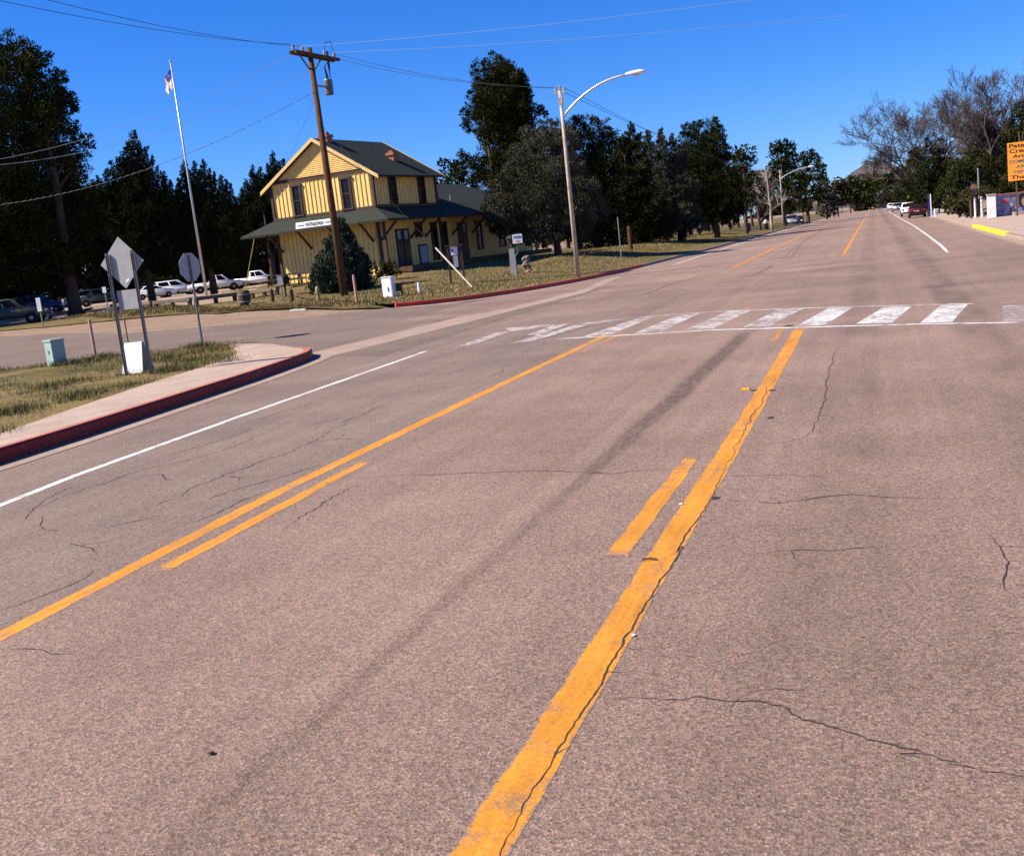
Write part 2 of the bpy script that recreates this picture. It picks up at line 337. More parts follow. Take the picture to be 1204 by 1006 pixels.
def loft(name, A, B, nu, nv, mat, dzA=0.0, dzB=0.0, kind='structure', parent=None, even=True):
    a = resample([p[:2] for p in A], nu) if even else np.array([p[:2] for p in A]); b = resample([p[:2] for p in B], nu) if even else np.array([p[:2] for p in B])
    nu = len(a); V = []; 
    for j in range(nv):
        t = j/(nv-1); q = a*(1-t)+b*t; z = G(q[:, 0], q[:, 1])+dzA*(1-t)+dzB*t; V += [(q[i, 0], q[i, 1], z[i]) for i in range(nu)]
    Fc = [(j*nu+i, j*nu+i+1, (j+1)*nu+i+1, (j+1)*nu+i) for j in range(nv-1) for i in range(nu-1)]
    o = mesh_np(name, V, Fc, mat, parent); me = o.data
    if sum(p.normal.z for p in me.polygons) < 0: me.flip_normals()
    if kind: o['kind'] = kind
    return o
rnd = random.Random(7)
# ------------------------------------------------------------------ ground, roads, kerbs
ax = np.unique(np.concatenate([np.linspace(-140, 60, 90), np.linspace(-400, -140, 20), np.linspace(60, 400, 20), np.array([-9000, -4000, -1800, -800, 800, 1800, 4000, 9000])]))
ay = np.unique(np.concatenate([np.linspace(-25, 200, 90), np.linspace(200, 900, 30), np.array([-9000, -3000, -800, -200, -60, 1300, 2200, 5000, 12000])]))
XX, YY = np.meshgrid(ax, ay); ZZ = G(XX, YY)-.035
nx = len(ax)
mesh_np('ground', np.stack([XX.ravel(), YY.ravel(), ZZ.ravel()], 1), [(j*nx+i, j*nx+i+1, (j+1)*nx+i+1, (j+1)*nx+i) for j in range(len(ay)-1) for i in range(nx-1)], M['ground'])['kind'] = 'structure'
kerb_near = [(-10.15, -8), (-10.38, 5), (-10.52, 10.7), (-10.64, 12.4), (-10.88, 14.7), (-11.22, 17.8), (-11.58, 20.1)]
road_l = [(-10.2, -8), (-10.6, 11), (-11.4, 16), (-12.2, 20.4), (-13.2, 24), (-14.6, 32), (-14.4, 39), (-13.6, 43), (-12.85, 48), (-12.3, 52.5), (-12.1, 67), (-11.6, 85), (-11.5, 200), (-11.5, 620)]
road_r = [(5.3, -8), (5.3, 14), (5.3, 17), (5.3, 36), (5.3, 60), (5.6, 75), (6.1, 150), (6.3, 300), (6.3, 620)]
Ys = list(np.linspace(-8, 60, 40))+list(np.linspace(63, 200, 30))+list(np.linspace(215, 640, 20))
RL = [(np.interp(y, [p[1] for p in road_l], [p[0] for p in road_l]), y) for y in Ys]; RR = [(np.interp(y, [p[1] for p in road_r], [p[0] for p in road_r]), y) for y in Ys]
loft('main_road', RL, RR, 0, 6, M['asphalt'], even=False)
# side street: its near edge, and its far asphalt edge
ss_near = [(-10.0, 21.0), (-12.0, 22.2), (-13.6, 23.6), (-15.2, 25.1), (-17, 25.9), (-20.5, 25.2), (-26, 23.6), (-40, 20.5), (-70, 16)]
ss_far = [(-9.8, 42)]+[tuple(gp(*p)[:2]) for p in ((470, 361), (380, 371), (300, 379), (150, 392), (0, 396))]+[(-62, 41), (-80, 38)]
loft('side_street', ss_near, ss_far, 44, 16, M['asphalt_side'], .004, .004)
# right hand junction mouth and pavements beyond it
loft('right_side_street', [(5.2, 15), (9, 16.5), (40, 17)], [(5.2, 37), (9, 35), (40, 34)], 12, 10, M['asphalt_side'], .004, .004)
# gutter that crosses the side street mouth
gl = [(-12.6, 21.6), (-12.75, 23.0), (-12.3, 28.2), (-11.9, 35.6), (-10.8, 41.3), (-11.4, 46), (-11.6, 50)]; gr = [(-11.6, 21.3), (-11.45, 22.8), (-11.0, 28.0), (-10.45, 34.2), (-10.0, 38.5), (-10.7, 45), (-11.1, 50)]
loft('cross_gutter', gl, gr, 30, 4, M['gutter'], .008, .008)
def kerb(name, path, w, h, mat, label, step_mat=None, side=1, gutter=0.42, dz=0.0):
    P = resample(path, max(12, len(path)*8)); T = np.gradient(P, axis=0); T /= np.linalg.norm(T, axis=1)[:, None]; Nn = np.stack([-T[:, 1], T[:, 0]], 1)*side
    prof = [(0.0, -.05), (0.012, h-.03), (0.035, h), (w, h), (w, -.05)]; V = []; n = len(prof)
    for p, q in zip(P, Nn):
        z = g1(*p)+dz
        for a, b in prof: V.append((p[0]+q[0]*a, p[1]+q[1]*a, z+b))
    Fc = [(i*n+k, (i+1)*n+k, (i+1)*n+k+1, i*n+k+1) for i in range(len(P)-1) for k in range(n-1)]+[tuple(range(n)), tuple(reversed(range((len(P)-1)*n, len(P)*n)))]
    mi = [1 if (len(f) == 4 and i % (n-1) == 2) else 0 for i, f in enumerate(Fc)]
    o = mesh_np(name, V, Fc, mat, mats=[mat, step_mat or mat], mi=mi); bm = bmesh.new(); bm.from_mesh(o.data); bmesh.ops.recalc_face_normals(bm, faces=bm.faces); bm.to_mesh(o.data); bm.free()
    tag(o, label, 'kerb')
    if gutter:
        loft('gutter_pan', [tuple(p-q*gutter) for p, q in zip(P, Nn)], [tuple(p-q*.001) for p, q in zip(P, Nn)], 0, 3, M['gutter'], .007, .007, even=False)
    return o
kerb('red_kerb', kerb_near+[(-11.85, 21.35), (-12.25, 22.25), (-13.0, 22.9)], .16, .195, M['red'], 'red painted kerb curving round the near corner by the concrete walk', M['redtop'], side=1)
kerb('red_kerb', [(-13.1, 22.95), (-14.66, 24.55), (-17.0, 26.05)], .15, .05, M['redsunlit'], 'low broken red kerb edge at the side street end of the near walk', side=1, gutter=0)
far_k = [tuple(gp(*p)[:2]) for p in ((466, 361.5), (500, 358.5), (550, 353), (600, 345.5))]+[(-12.95, 48.2), (-12.45, 52.5), (-12.2, 60)]
kerb('red_kerb', far_k, .16, .16, M['redsunlit'], 'long red painted kerb along the lawn beyond the side street', side=1, gutter=.5)
kerb('plain_kerb', [(-12.2, 60), (-12.05, 67), (-11.6, 85), (-11.5, 200), (-11.5, 600)], .16, .15, M['gutter'], 'grey concrete kerb running far along the shaded park', side=1, gutter=.4)
# near sidewalk and verge
sw_in = [(-11.2, -8), (-11.5, 5), (-11.73, 12.1), (-12.46, 14.75), (-12.98, 17.0), (-13.59, 20.2), (-14.3, 22.4), (-15.6, 24.2)]
sw_out = [(p[0]-.16, p[1]) for p in kerb_near]+[(-11.98, 21.35), (-12.38, 22.2), (-13.1, 22.85), (-14.66, 24.5), (-17.0, 26.0)]
loft('near_sidewalk', sw_out, sw_in, 40, 5, M['walk'], .189, .187)
vb = [(-70, 16), (-40, 20.5), (-26, 23.7), (-20.5, 25.3), (-18, 26)]
loft('near_verge', [(-11.2, -8), (-11.5, 5), (-11.73, 12.1), (-12.46, 14.75), (-12.98, 17.0), (-13.59, 20.2), (-14.3, 22.4), (-15.6, 24.2), (-17.0, 26.0)], [(-70, -8), (-60, 6), (-40, 20.3), (-26, 23.6), (-20.5, 25.2), (-17.3, 26.0)], 40, 14, M['verge'], .178, .03)
# park lawn
railpx = [(0, 384), (60, 377), (100, 371), (150, 366), (221, 361), (276, 354), (326, 347)]
rail_xy = [tuple(gp(*p)[:2]) for p in railpx]
lawnA = [tuple(gp(*p)[:2]) for p in ((-60, 396), (0, 389), (100, 380), (150, 375), (221, 369), (300, 363.5), (400, 364), (455, 362))]
loft('park_lawn', lawnA, [(-75, 52)]+rail_xy, 40, 10, M['lawn'], .02, .05)
lawnB0 = [tuple(p) for p in ([lawnA[-1]]+[(p[0]-.16, p[1]) for p in far_k]+[(-12.36, 60), (-12.2, 67), (-11.76, 85), (-11.66, 200), (-11.66, 600)])]
lawnB1 = [rail_xy[-1], (-37, 57), (-40, 62), (-44, 70), (-46, 82), (-46, 100), (-46, 130), (-46, 200), (-46, 600)]
yy = np.linspace(0, 1, 70)
loft('park_lawn', resample(lawnB0, 200), resample(lawnB1, 200), 0, 14, M['lawn'], .145, .06, even=False)
loft('parking_lot', [(-80, 50)]+rail_xy, [(-150, 120), (-120, 130), (-95, 135), (-70, 130), (-50, 110)], 30, 14, M['lot'], .03, .03)
# right hand kerb, walk and forecourt
rk = [(5.15, 40), (5.25, 53), (5.45, 72), (6.1, 150), (6.3, 300), (6.3, 600)]
kerb('plain_kerb', [(9, 35.2), (6.2, 37), (5.3, 41)]+[(5.32, 53)], .15, .13, M['gutter'], 'grey kerb rounding the right hand corner before the yellow stretch', side=-1, gutter=.45)
kerb('yellow_kerb', [(5.32, 53.05), (5.38, 62), (5.45, 71.9)], .22, .16, M['yellowpaint'], 'bright yellow painted kerb in front of the mural wall', side=-1, gutter=.45)
kerb('plain_kerb', [(5.46, 72), (6.1, 150), (6.3, 300), (6.3, 600)], .15, .13, M['gutter'], 'pale kerb beside the row of cars parked on the right', side=-1, gutter=.4)
loft('right_sidewalk', [(9, 35.5), (6.35, 37.2), (5.48, 41), (5.56, 62), (5.62, 72), (6.26, 150), (6.46, 300), (6.46, 600)], [(40, 35.5), (40, 50), (30, 62), (14, 86), (10, 110), (9.5, 160), (9, 300), (9, 600)], 80, 6, M['walk'], .125, .125)
for i in range(6, 38, 2):
    A_, B_ = resample(sw_out, 40)[i], resample(sw_in, 40)[i]; zz = [g1(*p)+q_ for p, q_ in ((A_, .1925), (B_, .1905))]; d_ = np.array([-(B_-A_)[1], (B_-A_)[0]]); d_ = d_/np.linalg.norm(d_)*.006
    o = mesh_np('sidewalk_joint', [(*(A_+d_), zz[0]), (*(A_-d_), zz[0]), (*(B_-d_), zz[1]), (*(B_+d_), zz[1])], [(0, 1, 2, 3)], plain('joint_dark', (.12, .085, .065), .95) if i == 6 else bpy.data.materials['joint_dark']); o['kind'] = 'structure'  # thin dark strips for the joints between slabs
# ------------------------------------------------------------------ painted markings (flat sheets on the asphalt)
mk = thing('road_markings', None, None)
mk['kind'] = 'structure'
def strip(name, path, w, mat, z=.0012, n=None, jag=0.0, seed=1):
    P = resample(path, n or max(2, int(sum(math.dist(path[i], path[i+1]) for i in range(len(path)-1))/.25)+1)); T = np.gradient(P, axis=0); T /= np.linalg.norm(T, axis=1)[:, None]; Nn = np.stack([-T[:, 1], T[:, 0]], 1)
    q = random.Random(seed); V = []; E_ = []; m_ = min(.018, w*.18)
    for i, (p, k) in enumerate(zip(P, Nn)):
        a, b = w/2+q.uniform(-jag, jag), w/2+q.uniform(-jag, jag); zz = g1(*p)+z; en = 1.0 if i in (0, len(P)-1) else 0.0
        for d, e in ((a+.006, 1), (a-m_, en), (-b+m_, en), (-b-.006, 1)): V.append((p[0]+k[0]*d, p[1]+k[1]*d, zz)); E_.append(e)
    o = mesh_np(name, V, [(4*i+c, 4*i+c+1, 4*i+c+5, 4*i+c+4) for i in range(len(P)-1) for c in range(3)], mat, mk)
    o.data.attributes.new('edge', 'FLOAT', 'POINT').data.foreach_set('value', E_)
    if o.data.polygons[0].normal.z < 0: o.data.flip_normals()
    return o
strip('solid_yellow_line', [(-1.39, -3), (-1.37, 3.1), (-1.36, 5.8), (-1.335, 9.3), (-1.33, 13.2), (-1.35, 19.75)], .192, M['yellow'], jag=.008)
strip('dashed_yellow_line', [(-1.655, 6.5), (-1.63, 9.4)], .145, M['yellow'], jag=.006)
strip('dashed_yellow_line', [(-1.66, 18.0), (-1.69, 20.1)], .14, M['yellow_worn'], jag=.012)
strip('solid_yellow_line', [(-5.05, 2), (-5.17, 5.0), (-5.33, 8.7), (-5.32, 14), (-5.26, 21.7)], .158, M['yellow'], jag=.006)
strip('dashed_yellow_line', [(-4.93, 6.3), (-5.02, 9.9)], .14, M['yellow'], jag=.006)
strip('dashed_yellow_line', [(-5.0, 18.6), (-4.98, 21.9)], .12, M['yellow_worn'], jag=.012)
strip('solid_yellow_line', [(-5.80, 46), (-5.88, 52), (-5.98, 70), (-6.0, 123), (-6.05, 268), (-6.1, 600)], .17, M['yellow'], n=120, jag=.01)
strip('solid_yellow_line', [(-1.36, 48), (-1.42, 83), (-1.45, 160), (-1.7, 300), (-1.9, 600)], .18, M['yellow'], n=120, jag=.01)
for y in range(49, 220, 12):
    strip('dashed_yellow_line', [(-1.66, y), (-1.67, y+3)], .12, M['yellow_worn'], n=6); strip('dashed_yellow_line', [(-5.58-.0015*y, y+1), (-5.58-.0015*y, y+4)], .12, M['yellow_worn'], n=6)
strip('white_edge_line', [(-8.1, 2), (-8.43, 8.5), (-8.61, 9.84), (-8.80, 13.5), (-8.92, 17), (-9.07, 21.3)], .118, M['white_line'], jag=.004)
strip('white_edge_line', [(-10.2, 57.5), (-10.34, 61), (-10.6, 90), (-10.9, 128), (-10.9, 300), (-10.9, 600)], .12, M['white_line'], n=120)
strip('white_edge_line', [(2.40, 41.8), (2.55, 50), (2.66, 62), (2.84, 92), (2.80, 144), (3.0, 250), (3.3, 342), (3.4, 600)], .13, M['white_line'], n=140)
def quadpx(name, pts, mat, z=.0016):
    P = [gp(*p) for p in pts]; c = bmesh.new(); vs_ = [c.verts.new((p.x, p.y, z)) for p in P]; f = c.faces.new(vs_); bmesh.ops.subdivide_edges(c, edges=c.edges, cuts=2, use_grid_fill=True)
    for f in c.faces:
        if f.normal.z < 0: f.normal_flip()
    me = bpy.data.meshes.new(name); c.to_mesh(me); c.free(); me.materials.append(mat); return link(bpy.data.objects.new(name, me), mk)
def z1(x, y): return (840+x/3.308, 240+y/3.308)
def z2(x, y): return (650+x/3.143, 360+y/3.143)
def z4(x, y): return (440+x/4.013, 210+y/4.013)
cw_b = [(652, 398.6), (700, 396), (760, 392.6), (838, 387.8), (900, 386.2), (1000, 383.2), (1100, 380.6), (1204, 379)]
cw_t = [(700, 378), (740, 374.4), (790, 369.5), (850, 366), (930, 362.8), (1020, 360), (1100, 358), (1152, 357)]
strip('crosswalk_edge_line', [tuple(gp(*p)[:2]) for p in cw_b], .13, M['white_line'], z=.0021, jag=.012)
strip('crosswalk_edge_line', [tuple(gp(*p)[:2]) for p in ((1153, 357), (1204, 356.2), (1240, 355.8))], .13, M['white_faint'], z=.0021, jag=.012)
strip('crosswalk_edge_line', [tuple(gp(*p)[:2]) for p in cw_t], .13, M['white_mid'], z=.0021, jag=.012)
for pts, mt in (([z1(110, 478), z1(215, 474), z1(350, 404), z1(250, 409)], 'white_worn'), ([z1(320, 474), z1(432, 469), z1(537, 402), z1(440, 405)], 'white_mid'),
                ([z1(550, 466), z1(690, 461), z1(768, 397), z1(660, 400)], 'white_mid'), ([z1(800, 462), z1(925, 458), z1(985, 390), z1(880, 393)], 'white_mid'),
                ([z1(1120, 458), z1(1204, 455), z1(1204, 390), z1(1120, 394)], 'white_faint'),
                ([z2(490, 86), z2(592, 82), z2(735, 14), z2(645, 20)], 'white_worn'), ([z2(298, 100), z2(400, 94), z2(545, 26), z2(470, 31)], 'white_worn'), ([z2(110, 112), z2(212, 106), z2(378, 37), z2(320, 42)], 'white_worn'),
                ([z4(380, 795), z4(470, 782), z4(640, 722), z4(580, 724)], 'white_worn'), ([z4(620, 705), z4(640, 722), z4(870, 688), z4(800, 690)], 'white_worn'),
                ([z4(720, 738), z4(770, 738), z4(930, 682), z4(850, 690)], 'white_worn'), ([z4(640, 778), z4(745, 766), z4(1000, 694), z4(950, 690)], 'white_worn'), ([z4(960, 685), z4(1010, 692), z4(1204, 660), z4(1130, 664)], 'white_worn')):
    quadpx('crosswalk_bar', pts, M[mt])
# cracks
crk = thing('road_cracks', None, None); crk['kind'] = 'structure'
def crack(pts, w, jag=.02, seed=0, step=.07, sx=0.0):
    P = resample([tuple(gp(*p)[:2]) for p in pts], 3 if len(pts) < 2 else max(6, int(sum((gp(*pts[i])-gp(*pts[i+1])).length for i in range(len(pts)-1))/step)))
    P[:, 0] += sx; q = random.Random(seed+len(pts)); V = []; o1 = 0
    T = np.gradient(P, axis=0); T /= np.linalg.norm(T, axis=1)[:, None]+1e-9
    for i, (p, t) in enumerate(zip(P, T)):
        o1 = o1*.75+q.uniform(-jag, jag); ww = w*1.0*q.uniform(.5, 1.1)*min(1, .25+2.5*min(i, len(P)-1-i)/len(P)); n = (-t[1], t[0]); zz = g1(*p)+.0030
        V += [(p[0]+n[0]*(o1+ww/2), p[1]+n[1]*(o1+ww/2), zz), (p[0]+n[0]*(o1-ww/2), p[1]+n[1]*(o1-ww/2), zz)]
    Fq = [(2*i, 2*i+1, 2*i+3, 2*i+2) for i in range(len(P)-1)]
    for _ in range(max(1, len(P)//45)):                # short side branches
        i = q.randrange(len(P)); p = P[i].copy(); a = q.uniform(0, 6.28); m_ = q.randint(4, 9); n0 = len(V); st = step*.8
        for j in range(m_):
            a += q.uniform(-.6, .6); ww = w*.55*(1-j/m_); V += [(p[0]-math.sin(a)*ww/2, p[1]+math.cos(a)*ww/2, .0029), (p[0]+math.sin(a)*ww/2, p[1]-math.cos(a)*ww/2, .0029)]; p = p+np.array([math.cos(a), math.sin(a)])*st
        Fq += [(n0+2*j, n0+2*j+1, n0+2*j+3, n0+2*j+2) for j in range(m_-1)]
    mesh_np('crack', V, Fq, M['crack'], crk)
def z6(x, y): return (500+x/2.749, 640+y/2.749)
def z7(x, y): return (850+x/1.661, 400+y/1.661)
def zl(x, y): return (x/2.676, 480+y/2.676)
crack([z6(222, 1010), z6(230, 980), z6(265, 922), z6(330, 800), z6(430, 650), z6(495, 545), z6(560, 440), z6(625, 330), z6(635, 298), z6(660, 272), z6(720, 165), z6(760, 100), z6(803, 50), z6(822, 5), z2(445, 910), z2(480, 850), z2(540, 770), z2(575, 705), z2(605, 650), z2(635, 590)], .012, .006, 1, .035, .016)
crack([z2(635, 590), z2(690, 490), z2(745, 395), z2(790, 310), z2(820, 250)], .010, .015, 2)
crack([(396, 563), (480, 558.5), (560, 556), (650, 554), (691, 555.5), (724, 556), (755, 552.5), (836, 549)], .013, .02, 3)
crack([z7(0, 310), z7(110, 318), z7(240, 300), z7(340, 306), z7(460, 310)], .012, .02, 4); crack([z7(30, 207), z7(80, 204), z7(160, 192), z7(190, 150), z7(205, 60), z7(225, 12)], .011, .016, 5)
crack([z7(0, 265), z7(100, 262), z7(220, 268)], .008, .02, 6); crack([z7(60, 420), z7(130, 410), z7(270, 407), z7(340, 402)], .009, .02, 7)
crack([(713, 822), (755, 819), (791, 824.5), (827, 819), (849, 822), z7(60, 708), z7(110, 715), z7(140, 738), z7(270, 768), z7(340, 795), z7(430, 822), z7(530, 845), z7(600, 853)], .011, .014, 8, .03)
crack([z7(330, 808), z7(380, 803), z7(400, 812)], .008, .01, 9, .03); crack([z7(525, 380), z7(560, 430), z7(550, 465), z7(570, 505)], .010, .015, 10); crack([z7(70, 683), z7(160, 682)], .006, .01, 23)
crack([zl(0, 345), zl(130, 305), zl(250, 260), zl(420, 200), zl(640, 150), zl(760, 110), zl(880, 60)], .012, .04, 11, .1); crack([zl(370, 360), zl(560, 280), zl(720, 200), zl(900, 140), zl(1150, 20)], .011, .05, 12, .1)
crack([zl(330, 375), zl(440, 350), zl(500, 335)], .014, .03, 13); crack([zl(480, 400), zl(560, 372), zl(620, 350), zl(740, 300), zl(900, 240)], .011, .03, 14); crack([zl(0, 640), zl(150, 580), zl(230, 545), zl(285, 508)], .012, .03, 15)
crack([zl(700, 215), zl(770, 218), zl(830, 210)], .014, .03, 16); crack([zl(990, 105), zl(1060, 98), zl(1130, 96)], .012, .02, 17); crack([zl(880, 385), zl(1000, 310), zl(1120, 240)], .011, .02, 18, .04)
crack([zl(0, 762), zl(130, 755), zl(170, 775), zl(240, 778)], .010, .015, 19, .04); crack([zl(120, 340), zl(140, 380), zl(180, 385)], .012, .02, 20); crack([zl(215, 425), zl(300, 435), zl(300, 455)], .014, .02, 21); crack([zl(490, 205), zl(520, 215), zl(540, 228)], .02, .03, 22)
crack([z4(550, 778), z4(700, 745), z4(830, 708), z4(900, 695)], .03, .05, 24, .15); crack([z4(790, 760), z4(930, 715), z4(1080, 680), z4(1204, 662)], .035, .05, 25, .15)
crack([(700, 352), (760, 346), (800, 330)], .05, .1, 26, .3); crack([(920, 300), (955, 297)], .06, .1, 27, .3); crack([(860, 330), (900, 318), (912, 310)], .05, .1, 28, .3)
for i in range(9):                                   # short random cracks of the old left lane
    y = rnd.uniform(6.5, 20); x = rnd.uniform(-8.4, -5.5); a = rnd.uniform(-.5, .5)
    P0 = [(x+math.sin(a)*t*1.2+rnd.uniform(-.1, .1), y+math.cos(a)*t*1.5) for t in (0, .33, .66, 1)]
    Q = resample(P0, 24); V = []
    for k, p in enumerate(Q):
        w_ = rnd.uniform(.002, .008); o_ = rnd.uniform(-.02, .02); V += [(p[0]+o_+w_, p[1], .0024), (p[0]+o_-w_, p[1], .0024)]
    mesh_np('crack', V, [(2*k, 2*k+1, 2*k+3, 2*k+2) for k in range(23)], M['crack'], crk)
# ------------------------------------------------------------------ trees
DENS = 15.0
def leaf_cloud(name, C, Dr, L, Wd, mat, parent, seed):
    """many small separate leaf blades: C centres, Dr directions, L lengths, Wd widths"""
    rg = np.random.default_rng(seed); n = len(C)
    Dr = Dr/(np.linalg.norm(Dr, axis=1)[:, None]+1e-9); q = rg.normal(size=(n, 3)); sd = np.cross(Dr, q); sd /= np.linalg.norm(sd, axis=1)[:, None]+1e-9
    L = L[:, None]; Wd = Wd[:, None]
    V = np.empty((n, 4, 3)); V[:, 0] = C-Dr*L*.5; V[:, 1] = C+sd*Wd*.5; V[:, 2] = C+Dr*L*.5; V[:, 3] = C-sd*Wd*.5
    me = bpy.data.meshes.new(name); me.vertices.add(4*n); me.vertices.foreach_set('co', V.reshape(-1).astype(np.float32))
    me.loops.add(4*n); me.loops.foreach_set('vertex_index', np.arange(4*n, dtype=np.int32)); me.polygons.add(n)
    me.polygons.foreach_set('loop_start', np.arange(0, 4*n, 4, dtype=np.int32)); me.materials.append(mat); me.update(calc_edges=True)
    return link(bpy.data.objects.new(name, me), parent)
def lobe_points(lobes, dens, seed, style, leaf):
    rg = np.random.default_rng(seed); Cs, Ds = [], []
    def ball(n, fill):
        u = rg.normal(size=(n, 3)); u /= np.linalg.norm(u, axis=1)[:, None]; return u, rg.random(n)**fill
    for (x, y, z, r, rz) in lobes:
        n = int(max(60, dens*DENS*r*r/(leaf*leaf))); S3 = np.array([r, r, rz])
        nt_ = int(np.clip(9+r*9, 9, 42)); tu, tr_ = ball(nt_, .25); tc = tu*(.55+.42*tr_)[:, None]; tr2 = rg.uniform(.20, .40, nt_)
        n1 = int(n*.68); i = rg.integers(0, nt_, n1); u, q = ball(n1, .45)
        P1 = tc[i]+u*(q*tr2[i])[:, None]*np.array([1, 1, .8]); D1 = u*.6+tu[i]
        u, q = ball(n-n1, .5); P2 = u*(q*.80)[:, None]; P = np.concatenate([P1, P2])*S3+np.array([x, y, z]); d = np.concatenate([D1, u]); n = len(P)
        if style == 'up': d = d*.35+np.array([0, 0, 1.0])+rg.normal(size=(n, 3))*.25
        elif style == 'pine': d = d+np.array([0, 0, .5])+rg.normal(size=(n, 3))*.45
        elif style == 'droop': d = d*.6+np.array([0, 0, -.7])+rg.normal(size=(n, 3))*.4
        else: d = rg.normal(size=(n, 3))
        Cs.append(P); Ds.append(d)
    return np.concatenate(Cs), np.concatenate(Ds)
def limbs(mb, p0, lobes, r0, n, seed, top):
    q = random.Random(seed); H_ = top
    tr = [(0, 0, 0), (q.uniform(-.1, .1), q.uniform(-.1, .1), H_*.3), (q.uniform(-.3, .3), q.uniform(-.3, .3), H_*.62), (q.uniform(-.3, .3), q.uniform(-.3, .3), H_*.93)]
    mb.tube([(0, 0, -.3)]+tr, [r0*1.35, r0*1.15, r0*.85, r0*.5, r0*.12], 8)
    for l in sorted(lobes, key=lambda l: q.random())[:n]:
        zz = min(H_*.95, max(H_*.16, min(l[2]-.5, l[2]*.72))); k = zz/H_; a = (tr[1][0]*k, tr[1][1]*k, zz); b = (l[0]*.95, l[1]*.95, l[2]); c = ((a[0]+b[0])/2, (a[1]+b[1])/2, a[2]+(b[2]-a[2])*.38)
        mb.tube([a, c, b], [r0*.36*(1-k*.5), r0*.22, r0*.06], 5)
def tree_px(name, label, D, bx, lobes, mat, style='pine', leaf=.34, dens=3.0, seed=0, r0=.28, group=None, cat='tree', bk='bark', fat=1.0, nl=14, by=250, asp=.42, deep=.55, squash=1.0):
    """lobes are measured on the photograph (x, y, radius) and become round foliage masses about distance D with real depth"""
    b0 = base(bx, D, by); q = random.Random(seed+3); t = thing(name, label, cat, b0, 0, group); k = D/F; out = []
    xs = [l[0] for l in lobes]; cx = sum(xs)/len(xs); 
    for (x, y, r) in lobes:
        r_ = r*k*fat; span = max(.15, deep*(max(xs)-min(xs))*k*.5)*(.25 if r < 9 else .6 if r < 14 else 1.0)
        p = dep(x, y, D)-b0; off = q.uniform(-span, span)
        out.append((p.x+fwd[0]*off, p.y+fwd[1]*off, p.z, r_, r_*squash))
        if r > 15: # a second mass behind or in front keeps the crown round from the side
            off2 = -off if abs(off) > span*.4 else span*q.choice((-1, 1)); out.append((p.x+fwd[0]*off2+q.uniform(-.4, .4), p.y+fwd[1]*off2, p.z-r_*.1, r_*.85, r_*.85*squash))
    top = max(l[2]+l[4]*.4 for l in out)
    mb = MB(); limbs(mb, b0, [l for l in out if l[3] > 9*k*fat] or out, r0, nl, seed, top*(.6 if style == 'up' else .8)); mb.build('trunk', M[bk], t, smooth=True)
    C_, D_ = lobe_points(out, dens, seed, style, leaf); rg = np.random.default_rng(seed+9); keep = C_[:, 2] > .12; C_, D_ = C_[keep], D_[keep]; n = len(C_)
    leaf_cloud('crown', C_, D_, leaf*rg.uniform(.6, 1.4, n), leaf*asp*rg.uniform(.6, 1.5, n), M[mat], t, seed)
    return t
def spire(x, y0, y1, r0, r1, n=7, lean=0.0):
    out = []; y = y0+r0*.5; q = random.Random(int(x*7+y0)); r = r0
    while y < y1:
        out.append((x+q.uniform(-.35, .35)*r, y, r*q.uniform(.85, 1.15))); r = r0+(r1-r0)*min(1, (y-y0)/(y1-y0)*1.25)**.75; y += max(2.5, r*.62)
    return out
# left block
tree_px('pine_tree', 'huge dark pine filling the left edge of the view', 75, 90,
 [(30,150,34),(20,240,40),(60,120,24),(10,56,22),(32,60,15),(46,72,9),(50,92,17),(66,88,8),(10,100,45),(55,122,24),(74,112,11),(84,122,8),(82,142,14),(96,152,10),(94,168,14),(60,165,36),(10,180,55),(72,192,20),(88,196,10),(40,225,50),(80,232,28),(20,275,50),(70,285,36),(98,262,22),(96,305,22),(-45,95,45),(-50,190,60),(-40,290,55),(10,306,34),(60,328,24)], 'pine', 'pine', .20, 2.6, 11, .42, nl=22, by=372)
def many(apexes, y1=308, r1=11, r0=2.0):
    out = []
    for x, y in apexes: out += spire(x, y, y1, r0, r1+max(0, (y1-y-80)*.05))
    return out
tree_px('cypress_tree', 'dark cypress with a single tall point, behind the diamond sign', 98, 179,
 many([(157,154),(151,165),(164,167),(145,174),(171,172),(139,186),(178,184),(132,190),(186,196),(193,203),(125,198),(201,213),(117,208),(207,224),(110,214),(158,190),(146,205),(172,205)]), 'cypress', 'up', .16, 2.2, 21, .33, cat='tree', by=350, squash=1.6)
tree_px('cypress_tree', 'broad dark cypress with three small points, behind the flagpole', 99, 252,
 many([(217,190),(229,191),(239,188),(223,200),(234,200),(246,199),(252,203),(260,207),(266,212),(271,216),(211,210),(277,232),(240,215),(226,222),(256,224)]), 'cypress', 'up', .16, 2.2, 22, .33, by=345, squash=1.6)
tree_px('cypress_tree', 'dark cypress rising behind the left roof edge of the yellow depot', 104, 322,
 many([(321,180),(327,190),(334,187),(315,194),(306,197),(297,196),(301,206),(290,212),(311,206),(284,222),(320,205),(330,205)], 284), 'cypress', 'up', .16, 2.2, 23, .3, by=335, squash=1.6)
